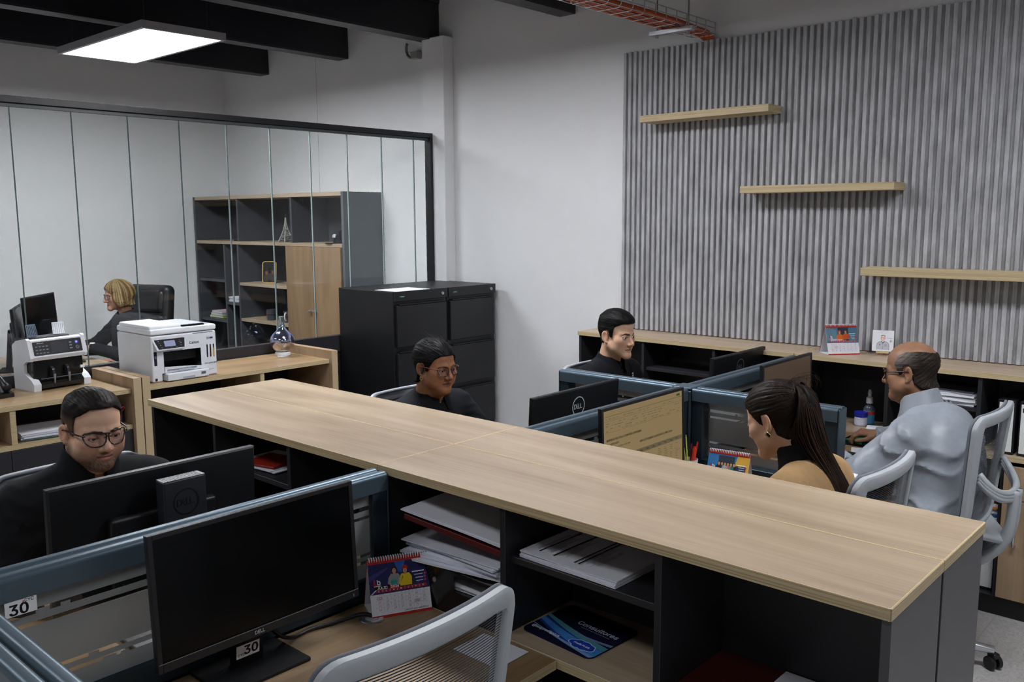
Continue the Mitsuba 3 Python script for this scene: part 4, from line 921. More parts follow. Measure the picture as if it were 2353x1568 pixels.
P = [(sg.Polygon([(-.10+u*.1, -.08+v*.1), (-.03+u*.1, -.05+v*.1), (-.06+u*.1, -.01+v*.1), (-.09+u*.1, -.03+v*.1)]), '#1f6b3c', 0) for u, v in ((0, 0), (.6, .2), (.2, .7), (.9, .8), (1.1, 0), (.5, 1.1), (1.3, .5))]
fplate(k, 'print', P, tr(0, 0, .0031))
k = thing('computer_mouse', 'black computer mouse with a red light under the older man\'s hand', 'mouse', None, None, tr(1.875, 2.56, .7430) @ rot('z', 90))
mm = trimesh.creation.icosphere(3); v = mm.vertices*np.array([.032, .058, .034]); v[:, 2] = np.maximum(v[:, 2], 0); mm.vertices = v
add(k, 'shell', mm, mat('vc_satin', '#121214'), smooth=40)
add(k, 'red_light', mov(box(-.004, .004, -.008, .008, 0, .002, 0), tr(0, .03, .0285)), mat('vc_gloss', '#e0302a'))
sheets('paper_sheet', 'white sheet with typed lines beside the mouse mat of the man in grey', 'paper', 1.93, 2.36, .7395, .16, .20, 1, 20, .001, .0012, seed=12)
sheets('paper_stack', 'thick pile of white papers at the front edge of the older man\'s desk', 'papers', 1.985, 1.765, .7395, .19, .20, 10, 8, .006, .0062, seed=13)
sheets('paper_stack', 'white note pad beside the cream jar on the older man\'s desk', 'papers', 1.79, 2.84, .7395, .10, .08, 2, 15, .002, .006, seed=14)
k = thing('hole_punch', 'white stapler and clip lying on the desk by the blue lidded jar', 'stapler', None, None, tr(1.655, 2.60, .7396) @ rot('z', -62))
add(k, 'base', rbox(-.06, .06, -.014, .014, 0, .012, .004), WHITE, smooth=30)
add(k, 'arm', mov(rbox(-.058, .058, -.011, .011, 0, .014, .005), tr(0, 0, .014) @ rot('y', -6)), WHITE, smooth=30)
add(k, 'spring', cyl((.06, 0, .016), (.085, 0, .018), .007, 12), CHROME, smooth=30)
sheets('paper_stack', 'crumpled grey papers on the desk behind the white stapler', 'papers', 1.56, 2.68, .7395, .12, .10, 3, 30, .01, .008, '#9a9ca4', curl=.02, seed=15)
# ------------------------------------------------------------------ white ink tank printer on the credenza
k = thing('printer', 'white multifunction ink tank printer on the credenza by the glass wall', 'printer', None, None, tr(-1.10, .735, .9506) @ rot('z', -90+1))
# local: front faces +y... x to the viewer's left when seen from the front
WP = mat('vc_satin', '#d6d8dd'); WG = mat('vc_satin', '#b9bcc3')
hw, dpt, hb = .187, .375, .245
def prof_body():
    b = asmesh(m3.Manifold(m3.Mesh(np.asarray((q := rbox(-hw, hw, -dpt, 0, 0, hb, .010)).vertices, np.float32), np.asarray(q.faces, np.uint32))) - m3.Manifold.cube((.212, .20, .112)).translate((-.092, -.19, .045)) - m3.Manifold.cube((.245, .05, .046)).translate((-.112, -.045, -.002)))
    return b
add(k, 'body', prof_body(), WP, smooth=30)
add(k, 'output_recess', trimesh.util.concatenate([quad((-.092, -.188, .046), (.212, 0, 0), (0, 0, .11)), quad((-.092, -.188, .0465), (0, .185, 0), (.212, 0, 0)), quad((-.0915, -.188, .046), (0, 0, .11), (0, .186, 0)), quad((.1195, -.188, .046), (0, .186, 0), (0, 0, .11)), quad((-.092, -.188, .1565), (.212, 0, 0), (0, .186, 0))]), mat('vc_satin', '#0b0c0e'))
add(k, 'roller_cover', box(-.090, .118, -.07, -.045, .10, .156), mat('vc_satin', '#101114'))
add(k, 'paper_guide', mov(box(-.060, .105, -.11, .012, 0, .004), tr(0, 0, .058) @ rot('x', 6)), mat('vc_satin', '#8b8e95'))
add(k, 'output_tray', asmesh(m3.Manifold.hull_points(np.array([(-.09, -.10, .046), (.118, -.10, .046), (-.09, .004, .046), (.118, .004, .046), (-.09, .004, .062), (.118, .004, .078), (-.09, -.1, .05), (.118, -.1, .05)]))), WP)
add(k, 'tray_stop', rbox(-.03, .045, .004, .010, .049, .066, .003), WG, smooth=30)
t = add(k, 'paper_cassette', rbox(-.118, .118, -.03, .030, .003, .042, .005), WP, smooth=30)
add(t, 'handle_recess', box(-.035, .035, .0301, .0308, .006, .018, 0), mat('vc_satin', '#a4a7b0'))
add(t, 'paper_gauge', box(-.098, -.072, .0301, .0308, .018, .032, 0), mat('vc_satin', '#5c6068'))
lid = add(k, 'scanner_lid', rbox(-hw-.001, hw+.002, -dpt+.005, .004, hb+.003, hb+.034, .009), mat('vc_satin', '#dfe1e6'), smooth=30)
add(lid, 'feeder_cover', rbox(.005, hw-.004, -dpt+.02, -.012, hb+.030, hb+.052, .010), mat('vc_satin', '#e6e8ec'), smooth=30)
add(lid, 'feeder_tray', mov(box(-.120, .004, -.30, -.03, 0, .008, .002), tr(0, 0, hb+.036)), WG)
add(lid, 'feeder_slot', box(-.125, .004, -.052, -.006, hb+.018, hb+.0425, .004), mat('vc_gloss', '#0f1012'))
add(lid, 'document_glass', box(-hw+.012, -.13, -dpt+.05, -.03, hb+.0342, hb+.0355), mat('vc_gloss', '#b4b8c0'))
add(k, 'lid_gap', box(-hw+.02, -.05, -.0012, .0002, hb-.010, hb-.004, 0), mat('vc_satin', '#85888e'))
pn = asmesh(m3.Manifold.hull_points(np.array([(-.005, .002, .218), (.175, .002, .218), (.165, .002, .166), (.010, .002, .166), (-.005, -.004, .23), (.175, -.004, .23), (.165, .024, .172), (.010, .024, .172), (.165, .022, .166), (.010, .022, .166)])))
cp = add(k, 'control_panel', pn, mat('vc_satin', '#c8cacf'))
Mp = frame((.0855, .0135, .199), (-1, 0, 0), (0, -.48, 1))
PN = [(sg.Polygon([(-.083, .027), (.086, .027), (.072, -.025), (-.069, -.025)]), '#0d0e12', 0), (sg.box(-.033, -.014, .027, .018), '#8f96b4', 1), (ell(-.063, .018, .002, .002), '#d8dade', 1), (ell(-.055, -.004, .0025, .0025), '#b9bcc2', 1), (ell(.056, .016, .0022, .0022), '#b0323a', 1), (ell(.058, .000, .0022, .0022), '#c9ccd0', 1)]
for (a_, b_) in ((-.060, .008), (-.05, -.018), (.05, .006), (.056, -.012), (.0, -.0195), (.03, -.0195)): PN.append((sg.box(a_-.004, b_-.001, a_+.004, b_+.001), '#85888f', 1))
fplate(cp, 'panel_print', PN, Mp)
Mf = frame((0, .0003, 0), (-1, 0, 0), (0, 0, 1))
fplate(k, 'lettering', [(txc('Canon', .0135, .055, .190), '#15161a', 1)], Mf)
fplate(k, 'badge', [(sg.box(.128, .197, .168, .213), '#aeb2ba', 0), (sg.box(.148, .201, .164, .209), '#23253f', 1), (txc('PIXMA', .0045, .138, .205), '#3a3c42', 1)], Mf)
fplate(k, 'address_label', [(txc('192.168.0.200', .0078, .148, .068), '#1d1e22', 1)], Mf)
fplate(k, 'code_mark', [(sg.box(-.172, .008, -.160, .022), '#17181b', 0)], Mf)
fplate(k, 'panel_tag', [(sg.box(-.105, .160, -.070, .168), '#5a5d64', 0)], Mf)
fplate(k, 'fine_print', [(sg.box(.137, .032, .163, .034), '#8b8e95', 0)], Mf)
for (u, c0, c1, lv) in ((.130, '#10131c', '#10131c', .5), (.149, '#241014', '#3a1016', .6), (.168, '#2c3442', '#b8963a', .72)):
    fplate(k, 'ink_window', [(rrect(.0082, .070, .003, u, .135), c0, 0), (sg.box(u-.0035, .102, u+.0035, .102+.066*lv), c1, 1)], Mf)
fplate(k, 'ink_window', [(rrect(.016, .074, .004, -.165, .125), '#14171f', 0), (sg.box(-.170, .125, -.160, .14), '#565d6c', 1)], Mf)

# ------------------------------------------------------------------ cash counting machine
k = thing('cash_counter', 'white and black banknote counting machine with a colour display on the left credenza', 'cash counter', None, None, tr(-1.335, .195, .9506) @ rot('z', -90+7))
CW = mat('vc_satin', '#d9dbe0'); CB = mat('vc_gloss', '#0a0b0d')
sp_ = [(-.19, .005), (-.19, .22), (-.15, .245), (-.05, .262), (-.035, .255), (-.012, .165), (-.02, .148), (-.06, .145), (-.085, .13), (-.085, .0), (-.19, .0)]
for sx in (-1, 1):
    pr = sweep_x(sp_, sx*.138-.008, sx*.138+.008); pr.fix_normals(); add(k, 'side_shell', pr, CW)
    add(k, 'foot', asmesh(m3.Manifold.hull_points(np.array([(sx*.128+e, y_, z_) for e in (-.018, .018) for (y_, z_) in ((-.10, 0), (.0, 0), (.004, .035), (-.02, .055), (-.09, .088), (-.10, .088))]))), CW)
add(k, 'rear_shell', box(-.13, .13, -.19, -.15, .0, .235, .004), CW)
up = sweep_x([(-.15, .236), (-.05, .256), (-.035, .250), (-.013, .168), (-.022, .150), (-.10, .150), (-.15, .17)], -.1295, .1295); up.fix_normals()
add(k, 'front_shell', up, CW)
add(k, 'inner_body', box(-.128, .128, -.149, -.03, .004, .149, .004), CB)
add(k, 'note_tray', asmesh(m3.Manifold.hull_points(np.array([(sx*.118, y_, z_) for sx in (-1, 1) for (y_, z_) in ((-.029, .01), (.0, .01), (.002, .03), (-.029, .062))]))), CB)
add(k, 'tray_lip', box(-.105, .105, -.006, .004, .058, .061), mat('vc_metal', '#a9acb2'))
for x_ in (-.035, .040): 
    add(k, 'stacker_wheel', mov(lathe([(0, -.006), (.026, -.006), (.026, .006), (0, .006)], 18), tr(x_, -.028, .088) @ rot('y', 90)), mat('vc_gloss', '#2c2e33'), smooth=30)
    add(k, 'note_guide', asmesh(m3.Manifold.hull_points(np.array([(x_-.007, .004, .078), (x_+.007, .004, .078), (x_, .008, .030), (x_-.004, .001, .078), (x_+.004, .001, .03)]))), mat('vc_metal', '#b9bcc2'))
add(k, 'white_clip', box(-.118, -.095, -.004, .004, .090, .104), WHITE)
Mn = frame((0, -.0232, .209), (-1, 0, 0), (0, -.021, .082))
PN = [(rrect(.248, .070, .006, 0, 0), '#0c0e14', 0), (sg.box(-.034, -.027, .050, .025), '#23262e', 1), (ell(.098, .015, .0085, .0085), '#3a55e8', 1), (ell(.098, .015, .005, .005), '#cfd8fb', 2), (ell(.100, -.012, .0085, .0085), '#8e939c', 1), (ell(.100, -.012, .0062, .0062), '#15171c', 2)]
for r_ in range(3):
    for c_ in range(4): PN.append((rrect(.011, .0042, .001, -.107+c_*.0175, .010-r_*.0165), '#7d828a', 1))
    PN.append((rrect(.013, .005, .001, .066, .016-r_*.015), '#8b9098', 1))
PN.append((txc('Bill Counter', .0045, -.085, .027), '#aab0ba', 1))
fplate(k, 'key_panel', PN, Mn, 'vc_satin')
add(k, 'hopper', box(-.085, .085, -.145, -.065, .2545, .262, .002), mat('vc_satin', '#3c3f46'))
for (x_, s_) in ((.075, 1), (-.058, -1)):
    g = trimesh.util.concatenate([mov(box(-.028, .028, -.0015, .0015, 0, .062, 0), tr(x_, -.115, .262) @ rot('z', 12*s_) @ rot('x', 14))])
    w_ = add(k, 'hopper_wing', g, mat('vc_gloss', '#6f7c8c'), label='smoky blue grey hopper wing')
    for j in range(6): add(w_, 'rib', mov(box(-.024+j*.009, -.0215+j*.009, .0016, .003, .004, .056, 0), tr(x_, -.115, .262) @ rot('z', 12*s_) @ rot('x', 14)), mat('vc_gloss', '#3d4652'))
# telephone at the very edge
def phone(label, M):
    k = thing('desk_phone', label, 'telephone', None, None, M)
    add(k, 'base', asmesh(m3.Manifold.hull_points(np.array([(sx*.09, y_, z_) for sx in (-1, 1) for (y_, z_) in ((-.10, 0), (.10, 0), (.10, .02), (-.10, .075))]))), CB)
    add(k, 'handset', tube(spline([(-.065, -.09, .095), (-.065, -.06, .115), (-.065, 0, .10), (-.065, .07, .055), (-.065, .09, .04)], 20), [.02]*3+[.014]*14+[.02]*3, 10), BLACK, smooth=True)
    add(k, 'display', mov(box(-.02, .07, -.03, .03, 0, .002, 0), tr(.0, -.04, .062) @ rot('x', -15)), mat('vc_satin', '#39404a'))
    for r_ in range(4):
        for c_ in range(3): add(k, 'key', mov(box(-.007, .007, -.006, .006, 0, .004, .001), tr(.0+c_*.022, .085-r_*.02, .026+r_*.0055) @ rot('x', -15)), mat('vc_satin', '#2a2c31'))
    return k
phone('black desk telephone at the far left edge on the credenza', tr(-1.36, -.16, .9506) @ rot('z', -80))
# ------------------------------------------------------------------ iridescent vase shaped diffuser
k = thing('vase_diffuser', 'iridescent mirrored teardrop vase diffuser on a white base on the credenza', 'vase', None, None, tr(-1.40, 1.535, .9506))
add(k, 'base', lathe([(0, 0), (.044, 0), (.047, .004), (.047, .020), (.042, .024), (0, .024)], 40), WHITE, smooth=30)
pr = spline([(.030, .0245), (.045, .032), (.066, .055), (.0755, .085), (.070, .115), (.050, .142), (.030, .162), (.019, .185), (.015, .212), (.0165, .245)], 50)
irid = lathe([(0, .0245)]+[tuple(q) for q in pr]+[(.0135, .245), (.0125, .215), (0, .2)], 56)
v = irid.vertices; hz = np.clip((v[:, 2]-.03)/.2, 0, 1)
C = np.array([col('#cfc6c2')*(1-smt)+col('#b3b6e2')*smt for smt in np.clip((hz-.18)/.25, 0, 1)]); t_ = np.clip((hz-.55)/.3, 0, 1)[:, None]; C = C*(1-t_)+col('#c3d2d8')*t_
scene['vc_mirror'] = prin(VC, .10, metallic=.95)
add(k, 'vessel', irid, ('vc_mirror', col('#ffffff')), smooth=True, color=C)
single('white_cord', tube(spline([(-1.375, 1.485, .953), (-1.35, 1.475, .953), (-1.335, 1.50, .953), (-1.345, 1.53, .953)], 16), .003, 6), WHITE, 'short white cord at the foot of the mirrored diffuser', 'cord', smooth=True)
k = thing('cable_grommet', 'grey round grommet in the credenza top right of the printer', 'grommet')
add(k, None, mov(lathe([(0, 0), (.03, 0), (.03, .002), (.026, .003), (0, .003)], 28), tr(-1.40, 1.02, .9504)), mat('vc_satin', '#8d918f'), smooth=30)
# papers and bits in the left credenza cubbies
sheets('paper_stack', 'white papers on a dark green folder in the left credenza cubby', 'papers', -1.20, .06, .7655, .22, .29, 5, -6, .005, .006, seed=21)
leaf_pile('folder', 'dark green folder under the white papers in the left credenza cubby', 'folder', .7656, '#16382f', .004, 0, 0, -1.185, .05, .24, .31, -8)
k = thing('pencil_box', 'blue holder in the left credenza cubby behind the man\'s glasses', 'holder', None, None, tr(-1.16, .375, .7656))
add(k, 'body', rbox(-.03, .03, -.022, .022, 0, .085, .006), mat('vc_satin', '#1f2f9a'), smooth=30)
k = thing('scissors', 'scissors with red and white handles leaning on the blue holder', 'scissors', None, None, tr(-1.115, .365, .766) @ rot('z', 20) @ rot('y', 12))
for s_ in (-1, 1):
    a_ = np.linspace(0, 2*PI, 20, endpoint=False)
    add(k, 'handle', tube(np.stack([.011*np.cos(a_)*.8, s_*.013+.011*np.sin(a_), .075+.018*np.cos(a_)], 1), .003, 6, closed=True), mat('vc_gloss', '#b3323a' if s_ > 0 else '#d8dade'), smooth=True)
    add(k, 'blade', mov(box(-.001, .001, -.004, .004, 0, .058, 0), rot('x', s_*5)), CHROME)

# ------------------------------------------------------------------ inside the glass office
k = thing('bookcase', 'tall grey and oak bookcase with open shelves and two oak doors in the glass office', 'bookcase')
bx0, bx1, by0, by1, bh = -4.49, -2.215, 2.655, 3.045, 2.0
DG = mat('vc_satin', '#3d4045')
add(k, 'side_panel', box(bx1-.03, bx1, by0, by1, 0, bh), mat('vc_satin', '#565b60'))
add(k, 'side_panel', box(bx0, bx0+.03, by0, by1, 0, bh), DG)
add(k, 'top', box(bx0+.031, bx1-.031, by0+.002, by1, bh-.03, bh), 'oak_x')
add(k, 'back_panel', box(bx0+.031, bx1-.031, by1-.012, by1, 0, bh-.031), DG)
add(k, 'shelf', box(bx0+.031, bx1-.031, by0+.002, by1-.013, 1.572, 1.60), 'oak_x')
for x_ in (-4.0, -3.77, -3.00): add(k, 'divider', box(x_-.012, x_+.012, by0+.01, by1-.013, .05, 1.571), DG)
for x_ in (-3.75, -2.93): add(k, 'divider', box(x_-.012, x_+.012, by0+.01, by1-.013, 1.601, bh-.031), DG)
for (xa, xb, z_, m_) in ((-3.757, -3.013, 1.235, 'oak_x'), (-3.757, -3.013, .915, 'oak_x'), (-4.459, -4.013, 1.25, DG), (-3.987, -3.783, 1.05, DG), (-4.459, -4.013, .88, DG)):
    add(k, 'shelf', box(xa, xb, by0+.01, by1-.013, z_-.025, z_), m_)
for (xa, xb) in ((-2.986, -2.615), (-2.611, -2.247)):
    d = add(k, 'door', box(xa, xb, by0-.018, by0-.0005, .05, 1.571), 'oak_dark')
    xk = xb-.03 if xb < -2.6 else xa+.03
    add(d, 'knob', mov(lathe([(0, 0), (.006, 0), (.006, .012), (.013, .02), (.012, .03), (0, .033)], 18), tr(xk, by0-.0185, 1.055) @ rot('x', 90)), CHROME, smooth=30)
BX = lambda z: z+.0006
def tower():
    k = thing('tower_model', 'small silver lattice tower souvenir on the top bookcase shelf', 'ornament', None, None, tr(-3.15, 2.76, BX(1.60)))
    ms = []
    def wd(t): return .045*(1-t)**1.9+.003
    lv = np.linspace(0, 1, 15)
    for sx in (-1, 1):
        for sy in (-1, 1): ms.append(tube([(sx*wd(t), sy*wd(t), .205*t) for t in lv], [.0045-.0025*t for t in lv], 5))
    for a, b in zip(lv[1:-1], lv[2:]):
        w0, w1 = wd(a), wd(b)
        for (p0, p1) in (((-1, -1), (1, -1)), ((1, -1), (1, 1)), ((1, 1), (-1, 1)), ((-1, 1), (-1, -1))):
            ms.append(tube([(p0[0]*w0, p0[1]*w0, .205*a), (p1[0]*w1, p1[1]*w1, .205*b)], .0013, 4)); ms.append(tube([(p1[0]*w0, p1[1]*w0, .205*a), (p0[0]*w1, p0[1]*w1, .205*b)], .0009, 4))
    add(k, 'lattice', trimesh.util.concatenate(ms), mat('vc_satin', '#a9a9a2'))
    for t in (.2, .48): w_ = wd(t)+.003; add(k, 'platform', box(-w_, w_, -w_, w_, .205*t, .205*t+.005), mat('vc_metal', '#9a9a94'))
    add(k, 'mast', cyl((0, 0, .2), (0, 0, .24), .002, 6, .0006), mat('vc_metal', '#9a9a94'))
    add(k, 'foot_plate', box(-.05, .05, -.05, .05, 0, .003), mat('vc_metal', '#7a7a74'))
tower()
k = thing('cap', 'black cap with a white CYC logo on the bookcase above the oak doors', 'cap', None, None, tr(-2.38, 2.79, BX(1.60)) @ rot('z', -20))
cm = trimesh.creation.icosphere(3); v = cm.vertices*np.array([.085, .095, .11]); v[:, 2] = np.maximum(v[:, 2], 0); cm.vertices = v
add(k, 'crown', cm, mat('vc_cloth', '#101216'), smooth=40)
add(k, 'visor', asmesh(m3.Manifold.hull_points(np.array([(x_, -.085-.075*math.sqrt(max(0, 1-(x_/.075)**2)), z_) for x_ in np.linspace(-.075, .075, 11) for z_ in (.0, .004)]))), mat('vc_cloth', '#0e1013'))
add(k, 'lettering', mov(textc('CYC', .026, .004), frame((0, -.086, .058), (1, 0, 0), (0, .36, 1))), mat('vc_matte', '#e6e8ec'))
k = thing('photo_frame', 'gold rimmed rounded photo frame on the middle bookcase shelf', 'photo frame', None, None, tr(-3.46, 2.78, BX(1.235)) @ rot('z', 42) @ rot('x', -9))
fr_ = rrect(.125, .19, .022)
add(k, 'rim', mov(poly_ext(fr_.difference(fr_.buffer(-.007)), .012), frame((0, 0, .096), (1, 0, 0), (0, 0, 1))), mat('vc_metal', '#d8b676'))
PN = [(fr_.buffer(-.0072), '#1d1916', 0)]
for (cx, cy, c_) in ((-.028, -.005, '#6e4a38'), (0, .012, '#7c5642'), (.028, -.002, '#654433')): PN += [(ell(cx, cy, .013, .017), c_, 2), (ell(cx, cy-.045, .022, .034), '#3a3430', 1)]
fplate(k, 'photo', PN, frame((0, -.001, .096), (1, 0, 0), (0, 0, 1)))
add(k, 'back_leg', mov(box(-.01, .01, 0, .003, 0, .13, 0), tr(0, .02, .002) @ rot('x', 14)), BLACK)
k = thing('photo_frame', 'small violet picture frame beside the oak door on the middle shelf', 'photo frame', None, None, tr(-3.13, 2.78, BX(1.235)) @ rot('z', 30) @ rot('x', -9))
add(k, 'frame', box(-.04, .04, 0, .01, 0, .11), mat('vc_satin', '#4a4150')); fplate(k, 'photo', [(sg.box(-.034, .006, .034, .104), '#5d5468', 0), (ell(0, .06, .014, .02), '#7d6a6c', 1)], frame((0, -.0004, 0), (1, 0, 0), (0, 0, 1)))
def mug(label, x, c_, c2, ang):
    k = thing('mug', label, 'mug', None, None, tr(x, 2.76, BX(.915)) @ rot('z', ang))
    add(k, 'cup', lathe([(0, 0), (.036, 0), (.041, .004), (.041, .095), (.037, .095), (.036, .006), (0, .006)], 32), mat('vc_gloss', c_), smooth=30)
    add(k, 'handle', tube(spline([(-.038, 0, .08), (-.064, 0, .078), (-.072, 0, .05), (-.060, 0, .022), (-.038, 0, .020)], 20), .006, 8), mat('vc_gloss', c2), smooth=True)
    add(k, 'band', lathe([(.0412, .045), (.0416, .045), (.0416, .052), (.0412, .052)], 32), mat('vc_gloss', '#22242a'), smooth=30)
mug('mug with a red handle on the lower bookcase shelf', -3.42, '#3e4046', '#b3262c', 0); mug('second mug beside the oak door, partly hidden by the vase', -3.16, '#55524f', '#dcdde0', 120)
for i, (c_, t_, lab) in enumerate((('#a9b84a', .020, 'yellow green book lowest of the small pile in the bookcase'), ('#b9bdb8', .022, 'white book in the middle of the small pile in the bookcase'), ('#bcaab0', .020, 'pinkish book topmost of the small pile in the bookcase'))):
    b_ = thing('book', lab, 'book', None, None, tr(-4.28+.012*i, 2.80, .8806+sum((.020, .022, .020)[:i])+.0006*i) @ rot('z', 3-4*i))
    add(b_, 'cover', box(-.105, .105, -.085, .085, 0, t_, .001), mat('vc_matte', c_)); add(b_, 'pages', box(-.1052, .103, -.0852, .083, .003, t_-.003, 0), mat('vc_matte', '#cfcfca'))
sheets('paper_stack', 'white paper pile on the grey shelf left of the gold photo frame', 'papers', -3.92, 2.79, 1.0505, .16, .2, 5, 3, .003, .008, seed=31)
k = thing('trophy', 'tiny silver figurine on a dark block on the top bookcase shelf', 'figurine', None, None, tr(-3.86, 2.76, BX(1.60)))
add(k, 'block', box(-.055, .055, -.04, .04, 0, .022), BLACK); add(k, 'figure', lathe([(0, .0225), (.012, .0225), (.006, .035), (.009, .055), (.004, .065), (.008, .078), (0, .088)], 14), CHROME, smooth=30)

k = thing('office_desk', 'wood topped office desk behind the glass wall', 'desk')
add(k, 'worktop', box(-4.2, -2.35, .55, 1.28, .715, .74), 'oak_x'); add(k, 'side_panel', box(-4.16, -4.14, .58, 1.25, 0, .7145), GRAPH); add(k, 'side_panel', box(-2.41, -2.39, .58, 1.25, 0, .7145), GRAPH); add(k, 'modesty_panel', box(-4.139, -2.411, .62, .636, .2, .7145), GRAPH)
monitor('monitor with a dark screen on the desk behind the glass wall', -3.60, .93, 46, 1.085, .50, .33, SCR, deskz=.74, tilt=3)
monitor('monitor seen edge on behind the glass wall at the far left', -3.42, .72, 64, 1.03, .50, .33, SCR, deskz=.74, tilt=3)
phone('black desk telephone on the desk behind the glass wall', tr(-2.75, .72, .7406) @ rot('z', 150))
k = thing('monitor_riser', 'black speaker box beside the dark screen behind the glass wall', 'speaker', None, None, tr(-3.78, 1.02, .7406))
add(k, 'body', rbox(-.05, .05, -.05, .05, 0, .17, .008), BLACK, smooth=30)
k = thing('keyboard', 'black keyboard on the desk behind the glass wall', 'keyboard', None, None, tr(-3.62, 1.12, .7406) @ rot('z', 172))
add(k, 'case', rbox(-.20, .20, -.06, .06, 0, .016, .004), BLACK, smooth=30)
for r_ in range(4):
    for c_ in range(12): add(k, 'key', box(-.19+c_*.0316, -.19+c_*.0316+.028, -.052+r_*.0268, -.052+r_*.0268+.024, .0161, .0195, .001), mat('vc_satin', '#1b1c20'))
single('mouse_mat', mov(poly_ext(ell(0, 0, .12, .10, 16), .003), tr(-2.95, 1.10, .7406)), mat('vc_cloth', '#131417'), 'round black mouse mat on the desk behind the glass wall', 'mouse mat')
for i, (c_, t_, lab) in enumerate((('#8d8fa8', .012, 'pale patterned notebook under the pink book behind the glass'), ('#c23a72', .030, 'pink covered book on the desk behind the glass wall'))):
    b_ = thing('book', lab, 'book', None, None, tr(-2.60, 1.12, .7406+.0125*i) @ rot('z', 10+8*i)); add(b_, 'cover', box(-.10, .10, -.075, .075, 0, t_, .001), mat('vc_satin', c_)); add(b_, 'pages', box(-.1002, .098, -.0752, .073, .003, t_-.003, 0), mat('vc_matte', '#c9cace'))
# leather chair
k = thing('executive_chair', 'black leather high back office chair behind the glass wall', 'chair', None, None, tr(-3.80, 1.575, 0) @ rot('z', -72-90))
LB = mat('vc_satin', '#17181b')
def cushion(w0, w1, h, t, r):
    return asmesh(m3.Manifold.batch_hull([m3.Manifold.sphere(r, 20).translate((sx*(w-r), y_, z_)) for (w, z_) in ((w0, r), (w1, h-r), (w1*.96, h*.6)) for sx in (-1, 1) for y_ in (-t/2+r, t/2-r)]))
add(k, 'backrest', mov(cushion(.25, .235, .74, .115, .05), tr(0, -.27, .52) @ rot('x', 8)), LB, smooth=40)
add(k, 'headrest_roll', mov(cushion(.20, .20, .20, .09, .04), tr(0, -.30, 1.02) @ rot('x', 10)), LB, smooth=40)
add(k, 'seat', rbox(-.25, .25, -.24, .26, .42, .53, .05, 20), LB, smooth=40)
for sx in (-1, 1): add(k, 'armrest', tube(spline([(sx*.27, -.2, .70), (sx*.29, 0, .71), (sx*.29, .18, .68), (sx*.27, .22, .58), (sx*.25, .15, .47)], 20), .024, 10), BLACK, smooth=True)
add(k, 'gas_column', cyl((0, 0, .09), (0, 0, .42), .028, 16), BLACK, smooth=30)
for j in range(5):
    a = 2*PI*j/5; add(k, 'base_leg', tube([(0, 0, .10), (.3*math.cos(a), .3*math.sin(a), .07)], [.03, .018], 8), BLACK, smooth=True); add(k, 'caster', asmesh(m3.Manifold.sphere(.028, 14).translate((.3*math.cos(a), .3*math.sin(a), .029))), BLACK, smooth=True)
# ------------------------------------------------------------------ people: implicit surfaces, meshed on a grid
def snets(fn, lo, hi, h):
    lo, hi = np.asarray(lo, float), np.asarray(hi, float)
    n = np.ceil((hi-lo)/h).astype(int)+1
    ax = [lo[i]+h*np.arange(n[i]) for i in range(3)]
    G = np.stack(np.meshgrid(*ax, indexing='ij'), -1).astype(np.float32)
    F = fn(G.reshape(-1, 3)).reshape(n).astype(np.float32)
    S = F < 0
    c = np.zeros(n-1, np.uint8)
    for a, b, d in np.ndindex(2, 2, 2): c += S[a:n[0]-1+a, b:n[1]-1+b, d:n[2]-1+d]
    act = (c > 0) & (c < 8)
    idx = -np.ones(n-1, np.int64); cells = np.argwhere(act); idx[act] = np.arange(len(cells))
    acc = np.zeros((len(cells), 3)); cnt = np.zeros(len(cells))
    I, J, K = cells.T
    cor = list(np.ndindex(2, 2, 2))
    for p in cor:
        for q in cor:
            d = np.subtract(q, p)
            if d.sum() == 1 and (d >= 0).all():
                fa, fb = F[I+p[0], J+p[1], K+p[2]], F[I+q[0], J+q[1], K+q[2]]
                m = (fa < 0) != (fb < 0)
                t = np.where(m, fa/np.where(m, fa-fb, 1), 0)
                acc += m[:, None]*(np.array(p)+t[:, None]*d); cnt += m
    V = lo+h*(cells+acc/cnt[:, None])
    Q = []
    for a in range(3):
        b, d = (a+1) % 3, (a+2) % 3
        sl0 = [slice(1, -1)]*3; sl0[a] = slice(0, -1); sl1 = list(sl0); sl1[a] = slice(1, None)
        s0, s1 = S[tuple(sl0)], S[tuple(sl1)]
        e = np.argwhere(s0 != s1); off = np.ones(3, int); off[a] = 0; e = e+off
        inside0 = S[tuple(e.T)]
        def ce(db, dd):
            k = e.copy(); k[:, b] -= db; k[:, d] -= dd; return idx[tuple(k.T)]
        q = np.stack([ce(1, 1), ce(0, 1), ce(0, 0), ce(1, 0)], 1)
        q = np.where(inside0[:, None], q, q[:, ::-1]); Q.append(q)
    Q = np.vstack(Q); Q = Q[(Q >= 0).all(1)]
    return trimesh.Trimesh(V, np.vstack([Q[:, [0, 1, 2]], Q[:, [0, 2, 3]]]), process=False)
def s_ell(p, c, r):
    q = p-np.asarray(c, np.float32); r = np.asarray(r, np.float32)
    k0 = np.linalg.norm(q/r, axis=-1); k1 = np.linalg.norm(q/(r*r), axis=-1)+1e-9
    return k0*(k0-1)/k1
def s_sph(p, c, r): return np.linalg.norm(p-np.asarray(c, np.float32), axis=-1)-r
def s_cap(p, a, b, ra, rb=None):
    rb = ra if rb is None else rb
    a, b = np.asarray(a, np.float32), np.asarray(b, np.float32); d = b-a
    t = np.clip(((p-a)@d)/(d@d+1e-12), 0, 1)
    return np.linalg.norm(p-a-t[:, None]*d, axis=-1)-(ra+(rb-ra)*t)
def sun(a, b, k):
    h = np.clip(.5+.5*(b-a)/k, 0, 1); return b*(1-h)+a*h-k*h*(1-h)
def ssub(a, b, k): return -sun(-a, b, k)
